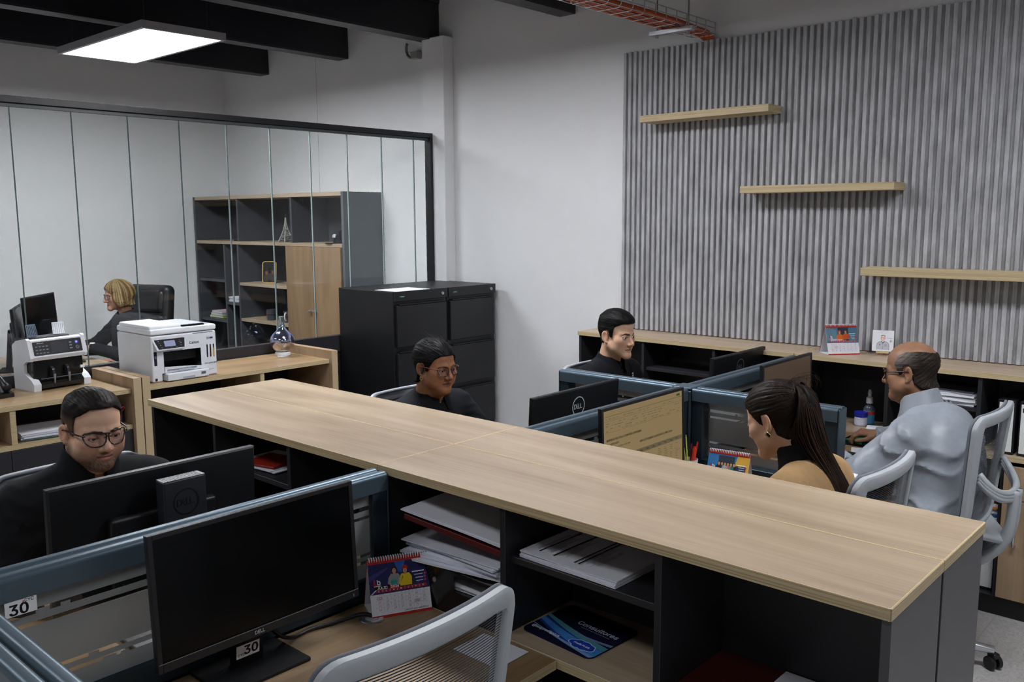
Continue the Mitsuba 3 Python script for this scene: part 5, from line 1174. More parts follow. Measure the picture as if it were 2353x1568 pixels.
def sym(p): q = p.copy(); q[:, 0] = np.abs(q[:, 0]); return q

def head_base(p, H):
    """Skull, face mass, jaw and neck without features; p in head coordinates (x right, y forward, z up, eyes at z = 0)."""
    q = sym(p)/np.array([H.get('w', 1), 1, 1], np.float32)
    j = H.get('jaw', 1.0)
    d = s_ell(q, (0, -.010, .035), (.074, .098, H.get('cr', .082)))
    d = sun(d, s_ell(q, (0, .030, -.030), (.060*j, .062, .083)), .022)
    d = sun(d, s_cap(q, (.052*j, .002, -.052), (.013, .073, -.097), .021, .017), .022)
    d = sun(d, s_sph(q, (.043, .055, -.024), .0255), .02)
    d = sun(d, s_sph(q, (.0415*j, .041, -.059), .0245+.0032*H.get('chub', .25)), .024)
    d = sun(d, s_cap(q, (0, -.022, -.05), (0, -.046, -.20), H.get('neck', .052), H.get('neck', .052)+.006), .03)
    if H.get('dchin'): d = sun(d, s_sph(q, (0, .040, -.108), .030), .03)
    return d
def head_sdf(p, H):
    q = sym(p)/np.array([H.get('w', 1), 1, 1], np.float32)
    d = head_base(p, H)
    d = sun(d, s_cap(q, (.010, .0835, .0145), (.043, .064, .0135), .0105, .0085), .014)            # brow ridge
    d = sun(d, s_sph(q, (0, .0775, -.099), .019), .016)                                          # chin
    d = ssub(d, s_ell(q, (.0325, .097, -.001), (.017, .017, .0105)), .010)                       # eye socket
    ns = H.get('nose', 1.0)
    d = sun(d, s_cap(q, (0, .0865, .006), (0, .1075+.004*(ns-1), -.035), .0066*ns, .0106*ns), .011)
    d = sun(d, s_sph(q, (.0125*ns, .0965, -.0395), .0078*ns), .007)
    d = ssub(d, s_ell(q, (.0062, .1045, -.0500), (.0038, .006, .0045)), .003)
    L = H.get('lip', 1.0)
    xs = np.abs(q[:, 0])/.024
    yc = .0893-.009*np.clip(xs, 0, 1.2)**2
    z0 = -.0675
    ql = np.stack([np.maximum(q[:, 0]-.017, 0), q[:, 1]-yc+.0015, q[:, 2]-(z0+.0050)], 1)
    d = sun(d, np.linalg.norm(ql, axis=1)-.0048*L, .007)
    ql = np.stack([np.maximum(q[:, 0]-.014, 0), q[:, 1]-yc+.0010, q[:, 2]-(z0-.0060)], 1)
    d = sun(d, np.linalg.norm(ql, axis=1)-.0058*L, .007)
    ql = np.stack([np.maximum(q[:, 0]-.022, 0), q[:, 1]-yc-.0040, q[:, 2]-z0], 1)
    d = ssub(d, np.linalg.norm(ql, axis=1)-.0021, .0025)
    ec = np.array([.0315, .0755, -.002])
    d = sun(d, s_sph(q, ec, .0140), .004)                                                         # lids
    op = H.get('open', .0036); dn = H.get('gaze', -.003)
    qe = (q-np.array([ec[0], ec[1]+.010, ec[2]+dn], np.float32))
    d = ssub(d, s_ell(qe, (0, 0, 0), (.0128, .012, op)), .0012)
    # ears
    e = H.get('ear', 1.0)*.90
    ce = np.array([.0775, -.010, -.010])
    a = math.radians(24); ca, sa = math.cos(a), math.sin(a)
    qe = q-ce.astype(np.float32)
    qr = np.stack([qe[:, 0]*ca+qe[:, 1]*sa, -qe[:, 0]*sa+qe[:, 1]*ca, qe[:, 2]+.25*qe[:, 1]], 1)
    ear = s_ell(qr, (0, -.004, 0), (.0062, .0185*e, .0320*e))
    ear = ssub(ear, s_ell(qr, (.0068, -.003, .004), (.0062, .0118*e, .0205*e)), .003)
    ear = sun(ear, s_sph(qr, (.001, .006, -.026*e), .0070), .005)
    d = sun(d, ear, .006)
    return d
def head_color(p, H):
    """Skin colours by position in head coordinates."""
    q = sym(p); q[:, 0] /= H.get('w', 1)
    base = col(H['skin']); C = np.tile(base, (len(p), 1))
    def blend(c, m): C[:] = C*(1-m[:, None])+col(c)*m[:, None]
    def ball(c, r, s=.4): 
        return np.clip((1-np.linalg.norm((q-np.asarray(c))/np.asarray(r), axis=1))/s, 0, 1)
    n = meshkit.fbm(p*60, 3, 3)
    C *= (.93+.14*n)[:, None]
    red = H.get('blush', '#b56a58')
    blend(red, .38*ball((.045, .065, -.03), (.028, .04, .024), .9)); blend(red, .40*ball((0, .112, -.036), (.016, .02, .015), .8)); blend(red, .45*ball((.078, -.01, -.005), (.02, .025, .03), .9))
    if H.get('beard'):
        m = np.clip((-.036-.30*(q[:, 1]-.05).clip(-.06, .05)-q[:, 2])/.018, 0, 1)*np.clip((q[:, 1]+.012)/.02, 0, 1)*np.clip((q[:, 2]+.135)/.02, 0, 1)
        m *= 1-ball((0, .097, -.067), (.022, .02, .012), .4)
        ch = np.clip(1-np.abs(q[:, 0]-.028)/.016, 0, 1)*np.clip((q[:, 2]+.088)/.01, 0, 1)*np.clip((-.055-q[:, 2])/.01+1, 0, 1)*(q[:, 1] > .06)
        m *= 1-.45*np.clip(q[:, 1]-.0, 0, .05)/.05*np.clip((q[:, 2]+.085)/.02, 0, 1)
        m = np.maximum(m, ball((0, .096, -.0555), (.028, .02, .0075), .5)*.95)
        blend(H['beardcol'], H['beard']*m*(.72+.5*(meshkit.noise(p*900, 5)-.3)).clip(0, 1))
    lipc = H.get('lipc', '#a05a50')
    xs = q[:, 0]/.024
    lm = np.clip((1-((q[:, 0]/.0258)**2+((q[:, 2]+.0680)/(.0112*(1-.25*(q[:, 0]/.026)**2)))**2))/.4, 0, 1)*(q[:, 1] > .075)
    blend(lipc, lm*.7)
    blend('#3a1712', np.clip(1.25-np.abs(q[:, 2]+.0675)/.0026, 0, 1)*np.clip((.0245-q[:, 0])/.003, 0, 1)*(q[:, 1] > .075)*.9)
    # eyebrows, lash lines, sockets
    bz = .0105+.005*np.clip(q[:, 0]/.03, 0, 1)-.009*np.clip((q[:, 0]-.036)/.016, 0, 1)
    th = 1.15*H.get('brow', .0042)*(1-.55*np.clip((q[:, 0]-.03)/.022, 0, 1))
    bm = np.clip((th-np.abs(q[:, 2]-bz))/.0022, 0, 1)*np.clip((q[:, 0]-.009)/.003, 0, 1)*np.clip((.053-q[:, 0])/.004, 0, 1)*(q[:, 1] > .045)
    blend(H.get('browc', '#1a1310'), bm*.92)
    lid = (np.linalg.norm((q-np.array([.0315, .0755, -.002]))/np.array([1, 1, 1]), axis=1) < .0162)&(q[:, 1] > .079)
    blend(H.get('lidc', '#7a5040'), lid*.45)
    ez = -.002+H.get('gaze', -.003)
    lash = np.clip(1-np.abs(((q[:, 0]-.0315)/.0135)**2+((q[:, 2]-ez)/(H.get('open', .0036)+.0012))**2-1)/.55, 0, 1)*(q[:, 1] > .074)*(q[:, 2] > ez-.001)*(np.abs(q[:, 0]-.0315) < .0165)
    blend('#1c110e', lash*.85)
    return np.clip(C, 0, 1)
def hair_sdf(p, H, tfun):
    return head_base(p, H)-tfun(p)
def az_of(p): return np.degrees(np.arctan2(np.abs(p[:, 0]), p[:, 1]))
def hairline_mask(p, line, soft=.006):
    """1 above the hairline z(azimuth)."""
    th = az_of(p); z = np.interp(th, *zip(*line)); return np.clip((p[:, 2]-z)/soft+.5, 0, 1)
def eye_mesh(H, s):
    m = trimesh.creation.uv_sphere(.0124, count=[24, 32]); d = m.vertices/.0124
    look = np.array([H.get('lookx', 0.0), 1.0, -.28]); look /= np.linalg.norm(look)
    a = np.degrees(np.arccos(np.clip(d@look, -1, 1)))
    C = np.where((a < 13)[:, None], col('#070505'), np.where((a < 29)[:, None], col(H.get('iris', '#2b1a10')), col('#d8d2cc')))
    m.apply_translation([s*.0315*H.get('w', 1), .0755, -.002]); return m, C

def hand_sdf(p, s, curl):
    """Right hand for s = 1: wrist at the origin, fingers along +y, palm down (-z), thumb towards -x * s."""
    q = p*np.array([s, 1, 1], np.float32)
    d = s_cap(q, (0, -.03, 0), (0, .01, 0), .024, .022)
    for x in (-.022, -.0075, .0075, .021): d = sun(d, s_cap(q, (x*.6, .012, 0), (x, .082-abs(x)*.25, .002), .0135, .0105), .010)
    for x, l, i in ((-.0245, .068, 0), (-.008, .077, 1), (.0085, .072, 2), (.0235, .056, 3)):
        a = math.radians(8+curl*28); pt = np.array([x, .084-abs(x)*.3, .002]); r = .0088-.0007*i
        for seg, (f, da) in enumerate(((.45, curl*38), (.32, curl*34), (.23, 0))):
            nx = pt+l*f*np.array([x*.8*(seg == 0), math.cos(a), -math.sin(a)])
            d = sun(d, s_cap(q, pt, nx, r, r-.0007), .0025 if seg else .004); pt = nx; a += math.radians(da); r -= .0007
    t0, t1, t2, t3 = (-.016, .012, -.006), (-.040, .040, -.012), (-.050, .066, -.018), (-.049, .088, -.023)
    d = sun(d, s_cap(q, t0, t1, .014, .0105), .008); d = sun(d, s_cap(q, t1, t2, .0103, .0092), .003); d = sun(d, s_cap(q, t2, t3, .0092, .0078), .003)
    return d
def basis(y, up):
    y = np.asarray(y, float); y /= np.linalg.norm(y); x = np.cross(y, up); x /= np.linalg.norm(x); z = np.cross(x, y)
    M = np.eye(4); M[:3, 0], M[:3, 1], M[:3, 2] = x, y, z; return M
def tomani(m):
    a = m3.Manifold(m3.Mesh(np.asarray(m.vertices, np.float32), np.asarray(m.faces, np.uint32)))
    return a
def ik(S, W, l1, l2, pole):
    d = W-S; L = np.linalg.norm(d); L2 = min(L, (l1+l2)*.995); d = d/L
    a = (l1*l1-l2*l2+L2*L2)/(2*L2); hh = math.sqrt(max(l1*l1-a*a, 1e-6))
    pv = pole-d*(pole@d); pv /= np.linalg.norm(pv)
    return S+d*a+pv*hh, S+d*L2

def person(label, hip, az, head, hrot, H, wrists, cloth, group=None, build=1.0, shoulder=.175, collar=.035, folds=.006, cloth_mat='vc_cloth', pants='#15161a', elbow_out=.5, curls=(.5, .5), hips_z=.565, torso=None, res=.0027, collar_col=None, cback=0.0, ff=1.0, gap=.018):
    """hip, head: world positions; az: body heading in degrees from +x; hrot: (yaw, pitch down, roll) of the head relative to the body."""
    k = thing('person', label, 'person', group)
    B = tr(hip[0], hip[1], 0) @ rot('z', az-90)
    Bi = np.linalg.inv(B)
    loc = lambda P: (Bi @ np.r_[np.asarray(P, float), 1])[:3]
    hc = loc(head)
    HR = rot('z', hrot[0]) @ rot('x', -hrot[1]) @ rot('y', hrot[2])
    HM = tr(*hc) @ HR @ np.diag([H.get('s', 1)]*3+[1]); HMi = np.linalg.inv(HM)
    nb = (HM @ np.array([0, -.047, -.175, 1]))[:3]; nb[0] *= .7; nb[2] -= .0
    pel = np.array([0, 0.0, hips_z])
    sp = lambda t: pel*(1-t)+nb*t
    up = (nb-pel); up /= np.linalg.norm(up)
    b = build
    ch, be = sp(.66), sp(.33)
    if torso: ch = ch+np.array([0, torso[0], 0]); be = be+np.array([0, torso[1], 0])
    SL, SR = nb+np.array([-shoulder, -.005, -.062]), nb+np.array([shoulder, -.005, -.062])
    arms = []
    for s, S, W in ((-1, SL, wrists[0]), (1, SR, wrists[1])):
        Wl = loc(W); E, W2 = ik(S, Wl, .285, .25, np.array([s*elbow_out, -.35, -1.0])); arms.append((s, S, E, W2))
    lean = math.degrees(math.atan2(nb[1], nb[2]-hips_z))
    def torso_sdf(p, g=0.0):
        d = s_ell(p, pel+np.array([0, .0, -.01]), (.17*b+g, .125*b+g, .115+g))
        d = sun(d, s_ell(p, be, (.150*b+g, .120*b+g, .15+g)), .06)
        d = sun(d, s_ell(p, ch, (.165*b+g, .118*b+g, .175+g)), .06)
        d = sun(d, s_cap(p, SL*.9+SR*.1, SL*.1+SR*.9, .062+g), .05)
        for s, S, E, W in arms:
            d = sun(d, s_cap(p, nb+np.array([s*.02, -.012, -.005]), S*.75+nb*.25, .044*b+g, .05+g), .04)
        return d
    def arms_sdf(p, d, g=0.0, cut=1.0):
        for s, S, E, W in arms:
            d = sun(d, s_cap(p, S, E, .056*b+g, .046*b+g), .03)
            d = sun(d, s_cap(p, E, E+(W-E)*cut, .044*b+g, .031+g), .02)
        return d
    def legs_sdf(p, g=0.0):
        d = None
        for s in (-1, 1):
            h, kn, an = pel+np.array([s*.09, .02, -.035]), np.array([s*.12, .43, hips_z-.045]), np.array([s*.11, .38, .10])
            for e in (s_cap(p, h, kn, .085*b+g, .062+g), s_cap(p, kn, an, .060+g, .043+g)):
                d = e if d is None else sun(d, e, .03)
        return d
    # body: torso, arms and legs coarse, head and hands fine, united into one surface
    allp = np.array([pel, nb, SL, SR]+[q for a in arms for q in a[1:]]+[(0, .5, .05), (.2, .5, .6), (-.2, 0, .05)])
    lo, hi = allp.min(0)-.22, allp.max(0)+.17; lo[2] = .03
    body = snets(lambda p: sun(arms_sdf(p, torso_sdf(p)), legs_sdf(p), .04), lo, [hi[0], hi[1], nb[2]+.06], .014)
    hd = snets(lambda p: head_sdf(p, H), (-.10, -.125, -.205), (.10, .135, .135), res)
    hd.apply_transform(HM)
    pieces = [body, hd]; HMt = []
    for (s, S, E, W), cu in zip(arms, curls):
        f = W-E; f[2] = min(f[2], 0)*.4; f /= np.linalg.norm(f)
        hb = tr(*W) @ basis(f, np.array([-.15*s, 0, 1.0])) @ tr(0, 0.01, 0)
        hm = snets(lambda p: hand_sdf(p, s, cu), (-.075, -.065, -.09), (.075, .175, .04), .0034); hm.apply_transform(hb); pieces.append(hm); HMt.append(hb)
    try:
        ms = [tomani(x) for x in pieces]
        U = ms[0]
        for x in ms[1:]: U = U+x
        u = asmesh(U)
        if len(u.faces) < .5*sum(len(x.faces) for x in pieces): raise ValueError
    except Exception:
        u = trimesh.util.concatenate(pieces)
    ph = (HMi[:3, :3] @ u.vertices.T).T+HMi[:3, 3]
    C = head_color(ph.astype(np.float32), H)
    C = np.where((ph[:, 2] > -.22)[:, None], C, col(H['skin']))
    bk = add(k, 'body', u, ('vc_skin', col(H['skin'])), smooth=True, color=C, tf=B)
    for s in (-1, 1):
        m, c = eye_mesh(H, s); add(bk, 'eye', mov(m, HM), ('vc_gloss', col('#ffffff')), smooth=True, color=c, tf=B)
    # clothes
    R = H.get('seed', 1)
    cc = col(cloth)
    def wr(p):
        a = meshkit.fbm(p*np.array([9, 9, 15.])*ff, 3 if ff == 1 else 2, R)-.5
        pd = np.c_[p[:, 0], p[:, 1], p[:, 2]+(.0 if ff == 1 else .75)*np.abs(p[:, 0])-(.0 if ff == 1 else .5)*p[:, 1]]
        rid = 1-np.abs(2*meshkit.noise(pd*np.array([10., 10., 26.])*ff+meshkit.noise(p*7*ff, R)[:, None]*2.5, R+9)-1)
        return folds*(1.1*a+1.0*(rid**3-.25))
    def top_sdf(p):
        d = arms_sdf(p, torso_sdf(p, .012), .010, .93)
        low = pel[2]-.075
        d = np.maximum(d, low-p[:, 2])
        d = d-wr(p)*np.clip((np.linalg.norm(p-nb, axis=1)-.12)/.10, 0, 1)
        # neck hole
        nk = s_cap(p, nb+up*-.02, nb+up*.12+np.array([0, .03, 0]), .058*max(1, b*.96), .066)
        return np.maximum(d, -nk)
    shirt = snets(top_sdf, lo, [hi[0], hi[1], nb[2]+.07], .0085)
    trimesh.smoothing.filter_taubin(shirt, iterations=4)
    add(k, 'jacket', shirt, (cloth_mat, cc), smooth=True, tf=B, color=np.clip(cc*(0.9+.2*meshkit.fbm(shirt.vertices*90, 2, R))[:, None], 0, 1))
    # standing or folded collar
    n = 48; an = np.linspace(-PI*.93, PI*.93, n)+PI*1.5; rows = []
    neckdir = (HM[:3, :3] @ np.array([0, .12, 1.0])); neckdir = neckdir*.5+up*.5; neckdir /= np.linalg.norm(neckdir)
    xx = np.array([1.0, 0, 0]); yy = np.cross(neckdir, xx); yy /= np.linalg.norm(yy); xx = np.cross(yy, neckdir)
    c0 = nb+neckdir*.008+np.array([0, .004, 0])
    for (rr, hgt) in ((.096, -.024), (.079, collar*.45), (.0705, collar), (.067, collar+.002), (.064, collar*.9), (.066, -.024)):
        front = .5-.5*np.sin(an)
        hh = hgt*(1+cback*front)-(gap if hgt > 0 else 0)*(np.sin(an) > .55)*((np.sin(an)-.55)/.45)
        rows.append(c0+(rr*b**.5)*(np.cos(an)[:, None]*xx*.97+np.sin(an)[:, None]*yy*1.0)+hh[:, None]*neckdir+np.array([0, .004, 0]))
    V = np.array(rows); m_, n_ = V.shape[:2]; V = V.reshape(-1, 3); F = []
    for i in range(m_):
        for j in range(n_-1):
            i2 = (i+1) % m_
            F += [(i*n_+j, i*n_+j+1, i2*n_+j+1), (i*n_+j, i2*n_+j+1, i2*n_+j)]
    cm = trimesh.Trimesh(V, F, process=False); cm.fix_normals()
    add(k, 'collar', cm, (cloth_mat, col(collar_col or cloth)*.92), smooth=40, tf=B)
    if cloth_mat and pants:
        lg = snets(lambda p: np.maximum(legs_sdf(p, .008)-.5*wr(p), p[:, 2]-(pel[2]+.02)), (lo[0], -.2, .06), (hi[0], .62, hips_z+.1), .013)
        add(k, 'trousers', lg, ('vc_cloth', col(pants)), smooth=True, tf=B)
        for s in (-1, 1):
            add(k, 'shoe', asmesh(m3.Manifold.batch_hull([m3.Manifold.sphere(r_, 16).translate((s*.11, y_, z_)) for (y_, z_, r_) in ((.345, .045, .040), (.46, .035, .036), (.54, .03, .028), (.36, .085, .042))])), BLACK, smooth=True, tf=B)
    return dict(key=k, sdf=top_sdf, B=B, HM=HM, H=H, W=B @ HM, nb=nb, up=up, arms=arms, neckdir=neckdir, hands=HMt)
def hair_part(P, tfun, c1, c2, h=.003, name='hair', lo=(-.11, -.145, -.16), hi=(.11, .13, .16), streak=(140, 24, 24), seed=3, amp=.35, m='vc_hair', finish=None):
    H = P['H']
    msh = snets(lambda p: hair_sdf(p, H, tfun), lo, hi, h)
    v = msh.vertices
    th = np.arctan2(v[:, 0], v[:, 2]-.03)
    st = meshkit.noise(np.c_[th*streak[0]/PI*1.0, v[:, 1]*streak[1], np.linalg.norm(v[:, [0, 2]], axis=1)*streak[2]], seed)
    st2 = meshkit.fbm(v*45, 2, seed+4)
    t = np.clip(st*.7+st2*.5-.2, 0, 1)[:, None]
    C = col(c1)*(1-t)+col(c2)*t
    if finish is not None: C = finish(v, C)
    trimesh.smoothing.filter_taubin(msh, iterations=2)
    nrm = msh.vertex_normals
    msh.vertices = msh.vertices+nrm*((st-.5)*.0032*amp*2+(st2-.5)*.003*amp)[:, None]
    return add(P['key'], name, mov(msh, P['HM']), (m, col(c1)), smooth=True, color=C, tf=P['B'])
def glasses(P, fcol, w=.052, h=.040, thick=.0024, shape='round', y=.0975, z=-.003, lens=True, templecol=None, tm='vc_gloss'):
    H = P['H']; s_w = H.get('w', 1)
    k = add(P['key'], 'glasses', [mov(m, P['HM']) for m in [tube(np.array([(x, y+.003-abs(x)*.05, z+.006+.003*math.cos(x*200)) for x in np.linspace(-.010, .010, 9)]), thick*.8, 8)]], (tm, col(fcol)), smooth=True, tf=P['B'])
    if shape == 'aviator': add(k, 'brow_bar', mov(tube(np.array([(x, y+.002-abs(x)*.05, z+h*.40-abs(x)*.06) for x in np.linspace(-.014, .014, 9)]), thick*.9, 8), P['HM']), (tm, col(fcol)), smooth=True, tf=P['B'])
    for s in (-1, 1):
        cx = s*.0335
        an = np.linspace(0, 2*PI, 40, endpoint=False)
        if shape == 'aviator': ex = 2.9
        elif shape == 'cat': ex = 2.5
        else: ex = 2.6
        px = np.sign(np.cos(an))*np.abs(np.cos(an))**(2/ex)*w/2; pz = np.sign(np.sin(an))*np.abs(np.sin(an))**(2/ex)*h/2
        if shape == 'aviator': px = px*(1+.16*pz/(h/2)*1.0); px = px-s*.0015*(pz < 0)
        if shape == 'cat': px = px*(1+.10*pz/(h/2)); pz = pz+.10*s*px*(pz > 0)
        pts = np.stack([cx+px, y-.10*np.abs(cx+px)+.003-.9*np.maximum(np.abs(cx+px)-.03, 0)**2*20+pz*-.08, z+pz], 1)
        add(k, 'rim', mov(tube(pts, thick, 8, closed=True), P['HM']), (tm, col(fcol)), smooth=True, tf=P['B'])
        if lens:
            V = np.vstack([pts.mean(0), pts]); F = [(0, i+1, (i+1) % 40+1) for i in range(40)]
            add(k, 'lens', mov(trimesh.Trimesh(V, F, process=False), P['HM']), 'lens_glass', tf=P['B'])
        x0 = s*(.0335+w/2+.001)
        tp = spline([(x0, y-.010, z+h*.28), (x0+s*.006, y-.020, z+h*.27), (s*.0755*s_w, .02, z+h*.2), (s*.0795*s_w, -.008, z+h*.15), (s*.0785*s_w, -.035, z-.012)], 24)
        add(k, 'temple', mov(tube(tp, thick*(1.25 if shape == 'aviator' else .9), 8), P['HM']), (tm, col(templecol or fcol)), smooth=True, tf=P['B'])
    return k
# ------------------------------------------------------------------ the six people
def line(front, temple, sb, nape): return [(0, front), (30, front-.002), (46, temple), (62, temple-.012), (70, sb), (80, sb), (86, .022), (103, .026), (112, -.03), (125, nape), (180, nape)]
# 1 bearded man with glasses, looking down at his screen
H1 = dict(s=.94, skin='#cfa68c', w=1.06, jaw=1.05, chub=.8, neck=.062, dchin=1, beard=.95, beardcol='#20150f', nose=1.08, open=.0034, gaze=-.004, brow=.0058, seed=11, blush='#c0705c', lipc='#a35f55', ear=1.05, cr=.077)
p1 = person('bearded man in black with dark framed glasses looking down behind a black monitor', (.50, -.49), 0, (.70, -.497, 1.190), (0, 9, 0), H1, ((.86, -.30, .785), (.88, -.72, .785)), '#121316', build=1.16, shoulder=.195, hips_z=.57, collar=.088, folds=.007, gap=.012)
L1 = line(.083, .066, -.012, -.045)
def t1(p):
    m = hairline_mask(p, L1, .008)
    top = np.clip((p[:, 2]-.045)/.05, 0, 1)
    return -.008+m*(.0128+.0085*top*(.6+.8*meshkit.fbm(p*np.array([30, 45, 30]), 2, 2)))
def f1(v, C):
    f = np.clip((v[:, 2]+.005)/.065, 0, 1)[:, None]; return C*f+(col('#7d6150')*.85)*(1-f)
hair_part(p1, t1, '#0f0c0b', '#231b17', finish=f1)
glasses(p1, '#1d1415', .058, .046, .0021, 'aviator', y=.1005, z=-.003)
# 2 woman in black with rimmed glasses and an earbud
H2 = dict(s=.95, skin='#9c6b4e', w=1.05, jaw=1.08, chub=1.4, neck=.058, dchin=1, nose=1.02, open=.0034, gaze=-.0035, brow=.003, lip=1.15, seed=21, blush='#8a4638', lipc='#6a3230', browc='#3a261c', lidc='#5c3a2a', cr=.079)
p2 = person('woman in black shirt with glasses, an earbud and gold earrings behind the long counter', (.40, 1.08), 0, (.53, 1.035, 1.160), (-2, 6, 0), H2, ((.84, 1.28, .785), (.86, .85, .785)), '#15171c', build=1.12, shoulder=.185, collar=.038, folds=.006, hips_z=.57)
L2 = [(0, .062), (25, .060), (45, .045), (60, .012), (68, -.014), (76, -.016), (84, .020), (102, .022), (110, -.07), (130, -.085), (180, -.088)]
def t2(p):
    m = hairline_mask(p, L2, .007)
    return -.008+m*(.0125+.009*np.clip(-p[:, 1]/.08, 0, 1)+.006*meshkit.fbm(p*np.array([50, 20, 30]), 2, 6)+.009*np.clip(1-np.linalg.norm((p-np.array([0, .02, .11]))/np.array([.05, .05, .05]), axis=1), 0, 1))
hair_part(p2, t2, '#070708', '#18171b', amp=.5)
tv = []
R_ = np.random.default_rng(4)
for i in range(26):
    a0 = R_.uniform(-1, 1); b0 = R_.uniform(-.06, .05)
    s0 = np.array([a0*.04, b0, .112-abs(a0)*.012]); dvec = np.array([a0*.02, -.05+R_.normal()*.02, .018+R_.uniform(0, .012)])
    tv.append(tube(spline([s0, s0+dvec*.5+np.array([0, 0, .004]), s0+dvec], 6), np.linspace(.0012, .0004, 6), 4))
add(p2['key'], 'loose_strands', mov(trimesh.util.concatenate(tv), p2['HM']), ('vc_hair', col('#1a181c')), smooth=True, tf=p2['B'], kind='stuff')
glasses(p2, '#17130f', .050, .043, .0019, 'cat', y=.1, z=-.004, templecol='#a8674c')
def on_head(P, name, m, mt, smooth=True, label=None): return add(P['key'], name, mov(m, P['HM']), mt, smooth=smooth, tf=P['B'], label=label)
on_head(p2, 'earbud', asmesh(m3.Manifold.batch_hull([m3.Manifold.sphere(.006, 12).translate((.0845, .004, -.004)), m3.Manifold.sphere(.004, 12).translate((.089, .010, -.022))])), BLACK, label='black wireless earbud')
for (yy, rr) in ((-.004, .0065), (.006, .0085)):
    t_ = np.linspace(0, 2*PI, 18, endpoint=False)
    on_head(p2, 'earring', tube(np.stack([.0835+0*t_, yy+rr*.5*np.sin(t_), -.050+rr*np.cos(t_)], 1), .0017, 8, closed=True), mat('vc_metal', '#e0c38a'), label='small gold hoop earring')
# 3 young man
H3 = dict(s=.965, skin='#c79f84', w=.98, jaw=.99, neck=.055, nose=1.02, open=.0040, gaze=-.001, brow=.0050, seed=31, blush='#c08066', lipc='#ab6f60', ear=1.05, browc='#1d1512')
p3 = person('young man with short black hair, black shirt and lanyard by the wall cabinet', (.62, 2.08), 0, (.78, 2.035, 1.218), (-6, 5, 0), H3, ((1.02, 2.30, .785), (1.04, 1.86, .785)), '#111217', build=1.0, hips_z=.585, shoulder=.18, collar=.05, folds=.005)
L3 = line(.068, .056, -.010, -.05)
def t3(p):
    m = hairline_mask(p, L3, .006)
    top = np.clip((p[:, 2]-.05)/.04, 0, 1); fr = np.clip((p[:, 1]-.02)/.06, 0, 1)
    return -.008+m*(.0125+.009*top+.005*fr*top+.004*meshkit.fbm(p*np.array([60, 25, 40]), 2, 8))
hair_part(p3, t3, '#080808', '#151415', amp=.35)
# 4 woman with a ponytail
H4 = dict(skin='#c69c80', w=.95, jaw=.92, neck=.045, nose=.95, open=.0032, gaze=-.005, brow=.003, lip=1.1, seed=41, lipc='#a8605a', cr=.080)
p4 = person('woman with a long dark ponytail in a tan blazer bending over her desk', (2.31, 1.06), 180, (2.107, 1.030, 1.163), (-7, 22, 0), H4, ((1.92, .92, .785), (1.93, 1.26, .785)), '#937652', hips_z=.615, build=.92, shoulder=.165, collar=.075, folds=.005, collar_col='#0d0d10', pants='#17171b')
L4 = [(0, .064), (30, .060), (48, .042), (64, .006), (74, -.014), (84, .020), (100, .020), (112, -.052), (135, -.072), (180, -.078)]
BUN = np.array([0, -.106, .070])
def t4(p):
    m = hairline_mask(p, L4, .007)
    d = p-BUN; a = np.arctan2(d[:, 0], d[:, 2]+.02)
    rid = meshkit.noise(np.c_[a*26, np.linalg.norm(d, axis=1)*8, np.zeros(len(p))], 5)
    return -.008+m*(.0125+.0045*rid+.010*np.clip(1-np.linalg.norm(d, axis=1)/.06, 0, 1))
hair_part(p4, t4, '#120d0b', '#2a1e18', amp=.4)
tv, tc = [], []
R_ = np.random.default_rng(6)
Hinv = p4['HM'][:3, :3].T
down = Hinv @ np.array([0, 0, -1.0])
HMb = p4['HM']; HMbi = np.linalg.inv(HMb)
def drape(q, gap):
    b = (HMb[:3, :3] @ q.T).T+HMb[:3, 3]
    for _ in range(14):
        d = p4['sdf'](b.astype(np.float32)); b[:, 1] -= np.maximum(0, gap-d)*(np.arange(len(b)) > len(b)*.25)
    for _ in range(3): b[1:-1] = .25*b[:-2]+.5*b[1:-1]+.25*b[2:]
    return (HMbi[:3, :3] @ b.T).T+HMbi[:3, 3]
for i in range(850):
    a = R_.uniform(0, 2*PI); r = math.sqrt(R_.uniform(0, 1))
    off = np.array([math.cos(a)*r, math.sin(a)*r])
    s0 = BUN+np.array([off[0]*.014, -.006+off[1]*.012, .004+off[1]*.014])
    L = R_.uniform(.50, .64)
    w1 = .038; w2 = .030+.012*R_.normal()*.3
    back = np.array([0, -1, 0.0])
    p_ = [s0, s0+back*.020+np.array([off[0]*.014, 0, .010+off[1]*.01]), s0+back*.038+np.array([off[0]*w1, 0, -.012])+down*.012+back*off[1]*.014,
          s0+back*.036+down*.12+np.array([off[0]*w1*1.1, off[1]*.026, 0]), s0+back*.046+down*(L*.62)+np.array([off[0]*w1*1.05+R_.normal()*.003, off[1]*.024, 0]), s0+back*.052+down*L+np.array([off[0]*w1*.6+R_.normal()*.005, off[1]*.014, 0])]
    sp_ = drape(spline(p_, 15), .010+.004*(1-r))
    tv.append(tube(sp_, np.linspace(.0019, .0010, 15), 4)); g = R_.uniform(0, 1)
    tc.append(np.tile(col('#130e0c')*(1-g)+col('#33241b')*g, (len(tv[-1].vertices), 1)))
core = spline([BUN+np.array([0, -.012, .004]), BUN+np.array([0, -.028, -.006])+down*.02, BUN+np.array([0, -.030, 0])+down*.14, BUN+np.array([0, -.040, 0])+down*.30, BUN+np.array([0, -.048, 0])+down*.44], 30)
tv.append(tube(drape(core, .012), np.interp(np.linspace(0, 1, 30), [0, .12, .5, .8, 1], [.010, .020, .022, .016, .005]), 14)); tc.append(np.tile(col('#130e0c'), (len(tv[-1].vertices), 1)))
